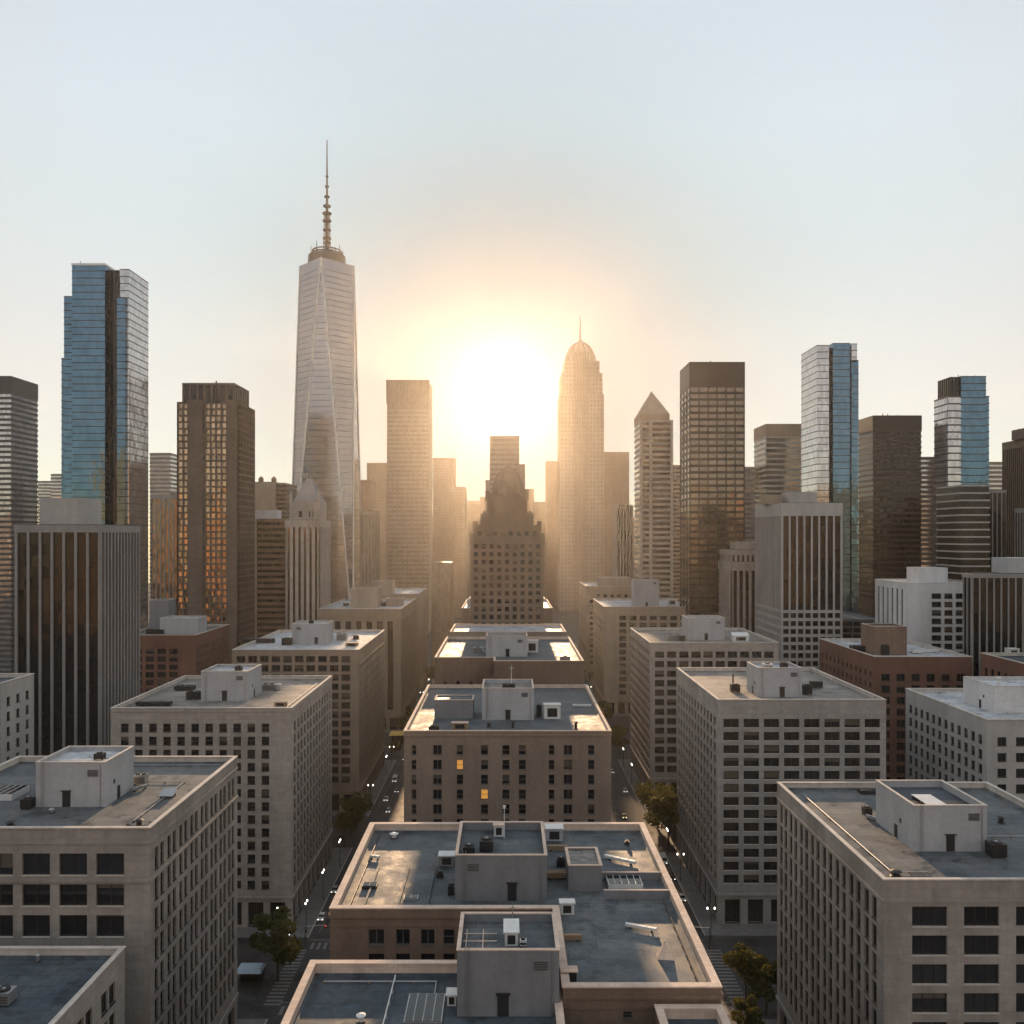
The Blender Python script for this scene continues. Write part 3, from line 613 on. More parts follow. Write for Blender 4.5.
# the tallest tower: square foot, top square turned 45 degrees, eight long triangles
D = 932; w = 34.0; cxw = PX(327, D); zb, zt = 0.0, PZ(263, D - 10)
e = empty('skyscraper', (cxw, D, 0), 'tallest tapering silver glass skyscraper with chamfered triangular faces and long antenna', 'skyscraper')
e['top'] = zt
Bq = [(-w, -w), (w, -w), (w, w), (-w, w)]; wt = w * .86; Tq = [(0, -wt * 1.0), (wt, 0), (0, wt), (-wt, 0)]
mb = MB()
for k in range(4):
    b0, b1 = Bq[k], Bq[(k + 1) % 4]; t0, t1 = Tq[k], Tq[(k + 1) % 4]
    mb.poly([(*b0, 0), (*b1, 0), (*t0, zt)], M['g_wtc']); mb.poly([(*b1, 0), (*t1, zt), (*t0, zt)], M['g_wtc'])
mb.poly([(*q, zt) for q in Tq], M['dkgrey']); mb.build('glazing', e)
mb = MB()
for zz in [6.3 * k for k in range(3, int(zt / 6.3))]:
    f = zz / zt; ring = []
    for k in range(4):
        b0, b1 = Vector(Bq[k]), Vector(Bq[(k + 1) % 4]); t0, tp = Vector(Tq[k]), Vector(Tq[k - 1])
        ring += [b0.lerp(tp, f), b0.lerp(t0, f)]
    ring = [v * 1.006 for v in ring]
    mb.frustum([tuple(v) for v in ring], zz, [tuple(v) for v in ring], zz + .45, M['dkgrey'])
mb.build('spandrel', e)
mb = MB()
for k in range(4):
    for a, c in ((Bq[k], Tq[k]), (Bq[(k + 1) % 4], Tq[k])):
        mb.tube((a[0] * 1.01, a[1] * 1.01, 0), (c[0] * 1.01, c[1] * 1.01, zt), 1.0, M['alu'], 6, .6)
mb.build('corner_trim', e)
mb = MB(); mb.cyl(0, 0, zt, zt + 10, 20.5, 20, M['dkgrey'], 24); mb.build('crown', e)
mb = MB()
for zz, r in ((zt + 12, 17), (zt + 15.5, 15.5)):
    for k in range(24):
        a0, a1 = 2 * math.pi * k / 24, 2 * math.pi * (k + 1) / 24
        mb.tube((r * math.cos(a0), r * math.sin(a0), zz), (r * math.cos(a1), r * math.sin(a1), zz), .7, M['dark'], 5)
for k in range(8):
    a0 = 2 * math.pi * k / 8; mb.tube((19 * math.cos(a0), 19 * math.sin(a0), zt + 9), (15 * math.cos(a0), 15 * math.sin(a0), zt + 16.5), .5, M['dark'], 5)
    mb.tube((16 * math.cos(a0), 16 * math.sin(a0), zt + 15), (0, 0, zt + 17), .4, M['dark'], 5)
    mb.cyl(17 * math.cos(a0 + .3), 17 * math.sin(a0 + .3), zt + 10, zt + 18 + (k % 3) * 2, .5, .3, M['dark'], 5)
mb.build('antenna_cradle', e)
mb = MB(); za = PZ(140, D)
mb.cyl(0, 0, zt + 9, zt + 58, 2.4, 2.0, M['dkgrey'], 8); mb.cyl(0, 0, zt + 58, zt + 90, 1.5, .9, M['dkgrey'], 8); mb.cyl(0, 0, zt + 90, za, 1.0, .5, M['dkgrey'], 6)
for k in range(4): mb.tube((3.6 * math.cos(k * 1.571), 3.6 * math.sin(k * 1.571), zt + 9), (2.9 * math.cos(k * 1.571), 2.9 * math.sin(k * 1.571), zt + 58), .5, M['dark'], 5)
mb.build('antenna', e)
for zz, r in ((24, 4.2), (29, 4.6), (38, 4.4), (48, 4.8), (56, 5), (64, 4.2), (74, 3), (85, 2.2), (96, 1.6)):
    mb = MB(); mb.cyl(0, 0, zt + zz, zt + zz + 1.5, r, r, M['dark'], 10); mb.build('antenna_ring', e)

# hazy slabs left of the sun
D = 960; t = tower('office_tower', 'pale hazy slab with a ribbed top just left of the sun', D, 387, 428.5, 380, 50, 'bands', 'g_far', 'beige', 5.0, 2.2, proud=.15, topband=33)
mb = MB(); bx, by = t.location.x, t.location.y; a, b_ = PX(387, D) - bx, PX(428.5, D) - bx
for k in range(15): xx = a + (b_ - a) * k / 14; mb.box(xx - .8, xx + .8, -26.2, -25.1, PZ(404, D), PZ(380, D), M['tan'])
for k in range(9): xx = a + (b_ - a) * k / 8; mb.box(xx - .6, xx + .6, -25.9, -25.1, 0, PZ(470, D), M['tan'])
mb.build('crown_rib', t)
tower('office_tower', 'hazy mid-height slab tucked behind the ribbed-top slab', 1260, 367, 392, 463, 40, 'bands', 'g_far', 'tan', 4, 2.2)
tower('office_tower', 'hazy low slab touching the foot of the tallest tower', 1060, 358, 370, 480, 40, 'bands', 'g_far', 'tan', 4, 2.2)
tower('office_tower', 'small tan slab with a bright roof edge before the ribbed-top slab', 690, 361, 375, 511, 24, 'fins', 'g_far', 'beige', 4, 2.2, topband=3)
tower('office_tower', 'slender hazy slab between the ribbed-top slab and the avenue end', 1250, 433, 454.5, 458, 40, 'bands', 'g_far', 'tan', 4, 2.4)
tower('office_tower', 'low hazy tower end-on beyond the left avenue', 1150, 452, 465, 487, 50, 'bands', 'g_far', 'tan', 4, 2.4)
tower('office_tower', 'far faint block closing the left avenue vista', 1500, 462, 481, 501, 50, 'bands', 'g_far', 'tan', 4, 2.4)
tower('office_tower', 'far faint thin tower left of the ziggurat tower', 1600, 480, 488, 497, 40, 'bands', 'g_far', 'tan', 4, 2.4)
tower('office_tower', 'slim block lining the left avenue before the hazy slender slab', 700, 432, 450, 563, 40, 'fins', 'g_far', 'tan', bay=4)

# the ziggurat tower on the axis
D = 450
e = empty('ziggurat_tower', (0, D + 25, 0), 'stepped ziggurat tower with domed top straight under the sun', 'tower')
e['top'] = PZ(463, D)
def zig(p0, p1, y0, y1, d0, dep, win=True, bay=4.0, fl=4.1, ww=2.1, wh=2.3):
    x0, x1 = PX(p0, D), PX(p1, D); z0 = 0 if y0 is None else PZ(y0, D); z1 = PZ(y1, D)
    m = MB(); P = [(x0, d0 - 25), (x1, d0 - 25), (x1, d0 - 25 + dep), (x0, d0 - 25 + dep)]
    for k in range(4):
        a, b_ = Vector(P[k]), Vector(P[(k + 1) % 4]); Lt = (b_ - a).length; u = (b_ - a) / Lt
        if k == 2: m.poly([(*a, z0), (*b_, z0), (*b_, z1), (*a, z1)], M['zig']); continue
        rows = [r for r in levels(z1, 2.2, fl, wh, z0 + .6)] if win else []
        facade(m, e, (a.x, a.y, Lt), u, z0, z1, even(Lt, bay, ww, .8, .8), rows, M['zig'], .5, 'z')
    m.poly([(*p, z1) for p in P], M['rooft'])
    if not win:
        for k in range(9):
            xx = x0 + (x1 - x0) * (k + .5) / 9; m.box(xx - .5, xx + .5, d0 - 25 - .5, d0 - 25 - .003, z0 + .5, z1 - 1, M['zig'])
    for k in range(7):                                 # little parapet crenels that catch the sun
        xx = x0 + (x1 - x0) * (k + .5) / 7; m.box(xx - .9, xx + .9, d0 - 25 + .02, d0 - 25 + .8, z1 + .003, z1 + 1.2, M['zig'])
    return m.build('tier', e)
zig(470.5, 543.5, None, 540, 0, 46); zig(474, 540, 540, 527, 2, 42); zig(480, 534, 527, 513, 4.5, 36, False); zig(486.5, 527.5, 513, 495, 7, 30, False)
mb = MB(); cyd = -4; prof = [(492.5, 496), (493, 486), (494.5, 479), (498.5, 471), (503.5, 466), (507.8, 462)]
cxd = PX(508, D)
for k in range(5):
    r0, r1 = abs(PX(prof[k][0], D) - cxd) + .02, abs(PX(prof[k + 1][0], D) - cxd) + .02
    mb.cyl(cxd, -4, PZ(prof[k][1], D), PZ(prof[k + 1][1], D), r0 * 1.05, r1 * 1.05, M['zig'], 20)
for k in range(12):
    an = k * math.pi / 6
    for q in range(5):
        r0, r1 = (abs(PX(prof[q][0], D) - cxd)) * 1.06 + .1, (abs(PX(prof[q + 1][0], D) - cxd)) * 1.06 + .1
        mb.tube((cxd + r0 * math.cos(an), -4 + r0 * math.sin(an), PZ(prof[q][1], D)), (cxd + r1 * math.cos(an), -4 + r1 * math.sin(an), PZ(prof[q + 1][1], D)), .25, M['zig'], 4)
mb.build('dome', e)
mb = MB()
for (pa, ya, yb) in ((471.5, 545, 533), (542.5, 545, 533), (475, 531, 521), (539, 531, 521), (487.5, 500, 491), (526.5, 500, 489)):
    mb.box(PX(pa, D) - 1.2, PX(pa, D) + 1.2, -24.9 + 1, -22.5 + 1, PZ(ya, D), PZ(yb, D), M['zig'])
mb.build('corner_turret', e)
t = tower('office_tower', 'hazy slab standing directly below the sun behind the ziggurat dome', 700, 490, 519, 436, 40, 'bands', 'g_far', 'beige', 4, 2.4)
part_box(t, 'shoulder', 703, 485.5, 490, 480, 34, 'beige', 0); part_box(t, 'shoulder', 703, 519, 525, 464, 34, 'beige', 0)
tower('office_tower', 'far faint thin block right of the ziggurat tower', 1450, 527, 534, 489, 40, 'bands', 'g_far', 'tan', 4, 2.4)
tower('office_tower', 'far faint low block closing the right avenue vista', 1350, 534, 548, 502, 40, 'bands', 'g_far', 'tan', 4, 2.4)
tower('office_tower', 'pale slab partly behind the crowned tower right of the sun', 1330, 546.5, 566, 461, 40, 'bands', 'g_far', 'tan', 4, 2.4)

# crowned art deco tower right of the sun
D = 1250; K = D / 860; e = tower('crowned_tower', 'tall art deco tower with domed crown and needle just right of the sun', D, 560.5, 603.5, 394, 62, 'grid', 'g_far', 'beige', 6.2, 2.4, 5.4, 2.4, proud=.7)
tower('', '', D + 2, 562, 602, 373, 57, 'grid', 'g_far', 'beige', 6.2, 2.4, 5, 2.4, z0=PZ(396, D), parent=e, proud=.6)
tower('', '', D + 5, 565, 599, 361, 50, 'grid', 'g_far', 'beige', 6.2, 2.4, 5, 2.4, z0=PZ(374, D), parent=e, proud=.6)
bx, by = e.location.x, e.location.y; cxd = PX(582, D) - bx
mb = MB()
for k in range(6): xx = PX(575 + k * 2.6, D) - bx; mb.box(xx - 1.1, xx + 1.1, -31 - 2.1, -31 - .72, 0, PZ(352, D), M['tan'])
mb.build('pier', e)
mb = MB(); prof = [(15.3, 361), (14.4, 353), (12.2, 346.5), (9.0, 342), (5.0, 338.8), (1.2, 335.5), (.8, 333)]
for q in range(6): mb.cyl(cxd, 0, PZ(prof[q][1], D), PZ(prof[q + 1][1], D), prof[q][0] * K, prof[q + 1][0] * K, M['beige'], 20)
for k in range(12):
    an = k * math.pi / 6 + .26
    for q in range(4):
        r0, r1 = prof[q][0] * K * 1.02, prof[q + 1][0] * K * 1.02
        mb.tube((cxd + r0 * math.cos(an), r0 * math.sin(an), PZ(prof[q][1], D)), (cxd + r1 * math.cos(an), r1 * math.sin(an), PZ(prof[q + 1][1], D)), 1.0, M['tan'], 5)
    r0 = 15.3 * K; mb.tube((cxd + r0 * math.cos(an), r0 * math.sin(an), PZ(358, D)), (cxd + r0 * math.cos(an), r0 * math.sin(an), PZ(350 + (k % 2) * 2, D)), 1.8, M['beige'], 6, .3)
mb.build('dome', e)
mb = MB(); mb.cyl(cxd, 0, PZ(336, D), PZ(311, D), 1.3, .4, M['dkgrey'], 6); mb.build('needle', e)
tower('office_tower', 'plain hazy slab right behind the crowned tower', 1340, 600, 629, 452, 44, 'bands', 'g_far', 'tan', 4, 2.4)
tower('office_tower', 'grey-tan low tower between the crowned and pointed towers', 760, 617, 633, 505, 30, 'fins', 'g_brz', 'ltgrey', bay=3)
# pointed tower
D = 620; e = tower('pointed_tower', 'slim tower with pyramid roof right of the crowned tower', D, 641, 672, 420, 30, 'bands', 'g_brz', 'lime2', 4.0, 1.8, proud=.4)
bx, by = e.location.x, e.location.y; xa, xb = PX(640, D) - bx, PX(669.5, D) - bx
mb = MB(); mb.box(xa, xb, -15.5, 14, PZ(420, D), PZ(414, D), M['tan']); mb.build('attic', e)
mb = MB(); mb.frustum([(xa, -15.5), (xb, -15.5), (xb, 14), (xa, 14)], PZ(414, D), [((xa + xb) / 2 - .1, -.2), ((xa + xb) / 2 + .1, -.2), ((xa + xb) / 2 + .1, .2), ((xa + xb) / 2 - .1, .2)], PZ(388, D), M['tan']); mb.build('roof', e)
mb = MB()
for px in (641, 650.5, 671.5): mb.box(PX(px, D) - bx - 1.0, PX(px, D) - bx + 1.0, -15.9, -15.1, 0, PZ(420, D), M['lime2'])
mb.build('pier', e)
tower('office_tower', 'dark tan far slab glimpsed left of the bronze slab', 830, 671, 682, 465, 30, 'bands', 'g_dark', 'tan', 4, 2.4)
t = tower('bronze_tower', 'dark bronze flat-topped slab with solid crown in the right half', 520, 690, 744, 362, 28, 'grid', 'g_brz', 'bronze', 4.0, 1.5, 5.8, .7, crown=14, proud=.45, sidebay=9)
masts(t, 522, [(713, 362, 359, .6), (724, 362, 360.5, .4), (735, 362, 361, .4)])
tower('office_tower', 'narrow grey slab peeping out right of the bronze slab', 720, 741, 755, 467, 30, 'bands', 'g_grey', 'midgrey', 4, 2.4)
t = tower('office_tower', 'pale brown banded slab with plain top behind the white finned tower', 700, 766, 802, 424, 33, 'bands', 'g_brz', 'ltgrey', 4.4, 1.6, crown=10, crownm='tan', proud=.4)
# blue tower right
BF = tower('glass_tower', 'blue glass tower with pale lit flank, tallest on the right side', 600, 833, 850, 343, 46, 'bands', 'g_blue', 'dkgrey', 4.6, .5, proud=.2)
tower('', '', 602, 851.5, 858.5, 360, 40, 'bands', 'g_blue', 'dkgrey', 4.6, .5, proud=.2, parent=BF)
tower('', '', 602, 851.5, 857, 343.5, 30, 'bands', 'g_grey', 'dkgrey', 4.6, .5, proud=.2, parent=BF, z0=PZ(362, 602))
tower('', '', 604, 829, 833, 348, 40, 'fins', 'g_dark', 'dkgrey', 4.6, .5, 2, .7, proud=.2, parent=BF)
tower('', '', 600, 817, 829, 345, 32, 'bands', 'g_grey', 'dkgrey', 4.6, .5, proud=.2, parent=BF)
t = tower('bronze_tower', 'black-brown flat-topped slab right of the blue glass tower', 660, 873, 921, 415.5, 27, 'bands', 'g_dark', 'bronze', 4.2, 1.6, crown=11, proud=.45)
masts(t, 663, [(886, 415, 412, .5), (891, 415, 412.5, .5), (901, 415, 413.5, .4)])
tower('office_tower', 'plain brown-grey far slab between two dark right towers', 720, 918, 937, 457, 30, 'bands', 'g_grey', 'umber', 4, 2.4)
TH = tower('glass_tower', 'grey-blue glass tower with dark recessed corner near the right edge', 560, 961, 986, 376, 19, 'bands', 'g_blue', 'dkgrey', 4.6, .6, proud=.25)
tower('', '', 562, 985.5, 989, 396, 16, 'bands', 'g_blue', 'dkgrey', 4.6, .6, proud=.25, parent=TH)
tower('', '', 560, 948, 961, 396, 18, 'bands', 'g_grey', 'dkgrey', 4.6, .9, proud=.25, parent=TH)
tower('', '', 562, 950, 961, 377, 15, 'fins', 'g_dark', 'dkgrey', bay=2.5, finw=.8, z0=PZ(398, 560), parent=TH)
masts(TH, 563, [(963, 376, 373, .4), (971, 376, 374, .4), (980, 376, 373.5, .5), (984, 376, 374, .3)])
tower('office_tower', 'dark office block with pale horizontal ledges before the grey-blue glass tower', 470, 961, 989, 485, 26, 'bands', 'g_strip', 'ltgrey', 4.0, .8, proud=.5)
tower('office_tower', 'grey finned low tower near the right edge behind the dark finned block', 600, 988, 1006, 490, 30, 'fins', 'g_strip', 'midgrey', bay=3, topband=2)
tower('office_tower', 'plain tan far slab near the right edge', 760, 985, 1006, 462, 30, 'bands', 'g_grey', 'tan', 4, 2.4)
t = tower('office_tower', 'brown ribbed tower cut off by the right picture edge', 640, 1034, 1090, 437, 40, 'fins', 'g_strip', 'umber', bay=2.6, crown=6, proud=.5)
part_box(t, 'penthouse', 648, 1024, 1050, 428, 16, 'umber')
t = tower('office_tower', 'lower pale ribbed block cut off by the right picture edge', 560, 1026, 1080, 508, 12, 'fins', 'g_strip', 'ltgrey', bay=2.8, topband=3)
RK = tower('office_tower', 'dark finned office block with blue-grey penthouse at the right edge', 345, 972, 1080, 574, 6, 'fins', 'g_strip', 'midgrey', bay=2.8, finw=.55, topband=1.6, proud=.5)
part_box(RK, 'penthouse', 351.2, 1008, 1060, 558, 12, 'pent')
RW = tower('office_tower', 'white finned tower with gridded lower floors right of centre', 430, 782, 841, 503, 44, 'fins', 'g_strip', 'ltgrey', bay=3.7, finw=.9, topband=6.5, proud=.6, sidebay=3)
mb = MB(); bx, by = RW.location.x, RW.location.y
for z in range(0, 76, 4): mb.box(PX(782, 430) - bx - .5, PX(841, 430) - bx + .5, -22.5, 22.5, z, z + 1.5, M['ltgrey'])
mb.build('spandrel', RW)
part_box(RW, 'penthouse', 440, 790, 817, 492, 14, 'ltgrey'); part_box(RW, 'penthouse', 446, 766, 782, 495, 10, 'tan')
RD = tower('office_tower', 'beige art deco block with stepped top beside the white finned tower', 490, 732, 762, 562, 40, 'fins', 'g_strip', 'lime2', bay=3.6, finw=1.4, topband=5, proud=.6, sidebay=3)
tower('', '', 494, 731, 760, 550, 30, 'fins', 'g_strip', 'lime2', bay=3, finw=1.6, z0=PZ(563, 490), topband=3, parent=RD)
part_box(RD, 'penthouse', 500, 736, 762, 542, 14, 'lime2', PZ(551, 494))
# white block with blank wall
RM = block('white_block', 'white concrete block with a blank wall panel and three columns of windows', 'office block', rect(PX(906, 380), PX(966, 380), 380, 412), PZ(583, 380), M['white'], M['roofw'], M['white'],
           {0: dict(cols=lambda Lt: [(11.4, 15.6), (17.0, 20.6), (22.0, 26.0)], floor=3.7, wh=2.3, top=4.6), 3: S(4.4, 1.8, 58, 54, 3)}, arcade=False)
penthouse(RM, PX(919, 386), PX(950, 386), 388, 398, 7.6, M['white'], M['roofw'], M['white'], 0)
PG = tower('car_park', 'dark open-sided low car park building behind the red brick right block', 470, 842, 884, 620, 50, 'grid', 'g_dark', 'dkgrey', 3.4, 1.0, 6, .8, proud=.4, cat='car park')
# far skyline fillers, each a plain office slab lost in haze
for i, (px, w_, y, D, st, gl, fr, lab) in enumerate((
    (38, 16, 481, 1100, 'bands', 'g_grey', 'midgrey', 'small far grey slab between the left edge tower and blue glass tower'),
    (51, 13, 474, 1000, 'bands', 'g_grey', 'midgrey', 'far grey slab touching the left flank of the blue glass tower'),
    (575, 40, 520, 1700, 'bands', 'g_far', 'tan', 'faint far block low behind the crowned tower'),
    (410, 40, 515, 1800, 'bands', 'g_far', 'tan', 'faint far block low behind the ribbed-top slab'),
    (640, 60, 515, 1500, 'bands', 'g_far', 'tan', 'faint far block low behind the pointed tower'),
    (330, 60, 515, 1600, 'bands', 'g_far', 'tan', 'faint far block low behind the tallest tower'),
    (225, 70, 512, 1400, 'bands', 'g_far', 'tan', 'far low block behind the brown stone tower'),
    (780, 60, 512, 1500, 'bands', 'g_far', 'tan', 'far low block behind the white finned tower'),
    (520, 120, 518, 1900, 'bands', 'g_far', 'tan', 'faintest long block on the horizon under the sun'))):
    tower('office_tower', lab, D, px, px + w_, y, 45, st, gl, fr, 4, 2.2)
# ------------------------------------------------------------------ unseen towers added behind the viewpoint, coloured ochre so the glass mirrors orange
rn = random.Random(5); f = MB(); xx0 = -1250
while xx0 < 1250:
    wd = rn.uniform(45, 85); h = rn.uniform(120, 245); y = rn.uniform(-380, -290); fr = M[rn.choice(('sand', 'sand', 'beige', 'lime2'))]
    f.box(xx0, xx0 + wd, y - 40, y, 0, h, M['g_dark'])
    for k in range(int(wd / 5.5) + 1): q = xx0 + k * 5.5; f.box(q - 1.1, q + 1.1, y + .003, y + .6, 0, h - 6, fr)
    for k in range(int((h - 6) / 4.2)): f.box(xx0, xx0 + wd, y + .004, y + .5, k * 4.2, k * 4.2 + 1.9, fr)
    f.box(xx0 - .5, xx0 + wd + .5, y - 40.5, y + .7, h - 6, h + 2, fr); xx0 += wd + rn.uniform(8, 50)
tag(f.build('skyline'), 'ochre skyline added behind the viewpoint, seen only mirrored in the glass towers', 'skyline', kind='stuff')

# ------------------------------------------------------------------ rooftop equipment, each a thing of its own
def ac(label, x, y, z, w, d, h, m='steel', fans=1, group=None):
    e = empty('air_conditioner', (x, y, z), label, 'air conditioner', group)
    b = MB(); b.box(-w / 2, w / 2, -d / 2, d / 2, .25, h, M[m])
    for sx in (-1, 1):
        for sy in (-1, 1): b.box(sx * w * .4 - .1, sx * w * .4 + .1, sy * d * .4 - .1, sy * d * .4 + .1, .01, .25, M['dark'])
    b.build('casing', e)
    g = MB(); k = max(3, int((h - .6) / .22))
    for i in range(k): zz = .45 + (h - .75) * i / k; g.box(-w * .44, w * .44, -d / 2 - .05, -d / 2 - .004, zz, zz + .1, M['dark'])
    g.build('louvre', e)
    for i in range(fans):
        f = MB(); cx = (-w / 2 + w * (i + .5) / fans); r = min(w / fans, d) * .38; f.cyl(cx, 0, h, h + .25, r, r, M['dark'], 14); f.cyl(cx, 0, h + .25, h + .3, r * .3, r * .25, M['steel'], 8); f.build('fan', e)
    return e
def vent(label, x, y, z, h, r, cap=True, m='steel', group=None):
    e = empty('vent_pipe', (x, y, z), label, 'vent pipe', group)
    b = MB(); b.cyl(0, 0, .01, h, r, r, M[m], 10); b.cyl(0, 0, .01, .15, r * 1.8, r * 1.5, M['dark'], 10); b.build('pipe', e)
    if cap: c = MB(); c.cyl(0, 0, h + .1, h + .35, r * 1.9, r * .6, M[m], 10); c.cyl(0, 0, h - .02, h + .1, r * .6, r * .6, M['dark'], 6); c.build('cap', e)
    return e
def duct(label, x, y, z, w, d, h, rz=0, m='steel'):
    e = empty('air_duct', (x, y, z), label, 'air duct', rz=rz)
    b = MB(); b.box(-w / 2, w / 2, -d / 2, d / 2, .3, .3 + h, M[m]); n = max(2, int(w / 1.5))
    for i in range(n + 1): xx = -w / 2 + w * i / n; b.box(xx - .05, xx + .05, -d / 2 - .05, d / 2 + .05, .26, .35 + h, M[m])
    b.build('casing', e)
    l = MB()
    for i in range(2):
        xx = (-.35 + .7 * i) * w; l.box(xx - .08, xx + .08, -d / 2, d / 2, .01, .26, M['dark'])
    l.build('support', e); return e
def skylight(label, x, y, z, w, d, h=.5, rz=0, m='alu'):
    e = empty('skylight', (x, y, z), label, 'skylight', rz=rz)
    b = MB(); b.box(-w / 2, w / 2, -d / 2, d / 2, .01, h, M[m]); b.build('curb', e)
    g = MB(); g.box(-w / 2 + .15, w / 2 - .15, -d / 2 + .15, d / 2 - .15, h, h + .06, M['carglass'])
    n = max(2, int(w / 1.2))
    for i in range(1, n): xx = -w / 2 + w * i / n; g.box(xx - .05, xx + .05, -d / 2 + .1, d / 2 - .1, h + .003, h + .12, M[m])
    g.build('glazing', e); return e
def shed(label, x, y, z, w, d, h, m='alu', roofm='alu', slope=0, rz=0):
    e = empty('roof_box', (x, y, z), label, 'roof box', rz=rz)
    b = MB(); b.box(-w / 2, w / 2, -d / 2, d / 2, .01, h, M[m]); b.build('body', e)
    t = MB(); q = .2
    t.poly([(-w / 2 - q, -d / 2 - q, h + .01), (w / 2 + q, -d / 2 - q, h + .01), (w / 2 + q, d / 2 + q, h + .01 + slope), (-w / 2 - q, d / 2 + q, h + .01 + slope)], M[roofm])
    t.box(-w / 2 - q, w / 2 + q, -d / 2 - q - .06, -d / 2 - q - .003, h - .15, h + .01, M[roofm]); t.build('lid', e)
    o = MB(); o.box(-w * .3, w * .3, -d / 2 - .04, -d / 2 - .004, h * .15, h * .75, M['dark']); o.build('opening', e)
    return e
def roof_at(px, py, zr): D = FOC * (CAMH - zr) / (py - VY); return PX(px, D), D
def put(fn, label, blk, px, py, *a, **k):
    x, y = roof_at(px, py, blk['zr']); return fn(label, x, y, blk['zr'], *a, **k)
put(ac, 'boxy grey air unit on the bottom left corner roof', L0, 4, 1003, 2.6, 2.2, 1.9)
put(vent, 'short silver vent pipe by the back parapet of the bottom left corner roof', L0, 38, 962, 1.0, .2)
put(skylight, 'long dark skylight left of the big penthouse, lower left roof', L1, 8, 796, 5, 6, 1.2)
put(ac, 'dark air unit against the left wall of the lower left penthouse', L1, 28, 808, 1.9, 2, 1.9, 'dark')
put(ac, 'air unit behind the right wall of the lower left penthouse', L1, 141, 784, 2.4, 1.8, 2.0, 'steel', 2)
put(duct, 'low duct trailing along the right wall of the lower left penthouse', L1, 140, 790, 3.6, .5, .5, R(60))
put(shed, 'small tilted hatch on the sunlit right part of the lower left roof', L1, 168, 797, 2.4, 1.6, .5, 'dark', 'steel', .9)
put(vent, 'black vent by the front right corner of the lower left roof', L1, 139, 826, .9, .45, True, 'dark')
put(vent, 'tiny vent beside the black corner vent of the lower left roof', L1, 128, 826, .4, .25, False, 'dark')
put(vent, 'dark stub vent on the front left edge of the lower left roof', L1, 10, 826, .6, .5, True, 'dark')
put(vent, 'pale vent before the door of the lower left penthouse', L1, 52, 813, .6, .3)
ac('small dark air unit on top of the lower left penthouse', -78.6, 166, L1['zr'] + 7.5, 1.8, 1.4, 1.2, 'dark')
put(duct, 'long low dark duct at the front left of the cream block roof', L2, 154, 706, 10, 2, 1.0, 0, 'dark')
put(ac, 'wide dark air unit at the back left of the cream block roof', L2, 185, 690, 6, 3, 1.4, 'dark', 2)
put(ac, 'left one of two dark air units at the penthouse of the cream block', L2, 190, 699, 1.8, 2, 2.2, 'dark')
put(ac, 'right one of two dark air units at the penthouse of the cream block', L2, 197.5, 699, 1.8, 2, 2.2, 'dark')
put(ac, 'silver air unit right of the cream block penthouse', L2, 269, 690, 4, 2, 2, 'steel', 2)
put(vent, 'fat silver vent right of the cream block penthouse', L2, 277, 690, 1.8, .8)
put(shed, 'brown box by the front right corner of the cream block roof', L2, 281, 706, 3.4, 1.6, 1.2, 'rust', 'dark')
ac('dark air unit on top of the cream block penthouse', -83, 266, L2['zr'] + 8.1, 2, 1.6, 1.6, 'dark')
put(duct, 'long black duct at the left of the third left roof', L3, 258, 643, 14, 3, 1.6, 0, 'dark')
put(ac, 'dark air unit just left of the third left penthouse', L3, 287, 645, 4, 2.5, 3.0, 'dark')
put(ac, 'grey air unit right of the third left penthouse', L3, 342, 640, 4.5, 3, 3.0, 'steel', 2)
put(vent, 'dark round vent near the right edge of the third left roof', L3, 356, 639, 1.5, 1.3, True, 'dark')
put(shed, 'brown box near the front right corner of the third left roof', L3, 352, 646, 5, 3, 1.5, 'rust', 'rust')
ac('small dark air unit on top of the third left penthouse', -86, 378, L3['zr'] + 8.1, 2, 1.6, 1.6, 'dark')
put(shed, 'dark box on the right of the hazy brown roof on the left avenue', L4, 386, 606, 6, 3, 3, 'umber', 'steel')
put(shed, 'dark box on the left of the hazy brown roof on the left avenue', L4, 346, 606, 3, 3, 2, 'umber', 'steel')
# middle block
z1 = C1['zr']
put(vent, 'white mushroom vent at the back left of the sunlit central roof', C1, 394, 838, .8, .5, True, 'alu')
put(duct, 'small white duct piece at the left of the sunlit central roof', C1, 375, 859, 1.8, .5, .4, R(-20), 'alu')
put(skylight, 'dark roof hatch on the sunlit left patch of the central roof', C1, 370, 887, 2.6, 2.0, .5, 0, 'dark')
put(skylight, 'square skylight by the front parapet of the central roof', C1, 411, 899, 2.4, 1.8, .4, 0, 'steel')
put(shed, 'white capped box against the left wall of the central penthouse', C1, 447, 864, 2.8, 2.2, 2.0, 'pent2', 'alu')
put(ac, 'small black air unit left of the central penthouse', C1, 440, 877, 1.2, 1, .9, 'dark')
put(ac, 'tall black air unit beside the door side of the central penthouse', C1, 451, 894, 1.0, 1.4, 1.6, 'dark')
put(shed, 'pale blue box behind the right side of the central penthouse', C1, 554, 839, 3.4, 2.6, 2.6, 'pent', 'alu')
put(duct, 'brown beam-like duct right of the central penthouse', C1, 558, 851, 3.8, .7, .8, 0, 'rust')
put(duct, 'orange-brown stacked duct lower right of the central penthouse', C1, 558, 878, 4.0, 1.6, .9, 0, 'rust')
put(ac, 'dark air unit between the central penthouse and lift house', C1, 561, 866, 1.6, 1.5, 1.5, 'dark')
put(duct, 'long slanted white duct at the back right of the central roof', C1, 620, 862, 6.2, .7, .5, R(-32), 'alu')
put(skylight, 'wide pale skylight right of the lift house on the central roof', C1, 624, 884, 6.0, 4.4, .8, 0, 'alu')
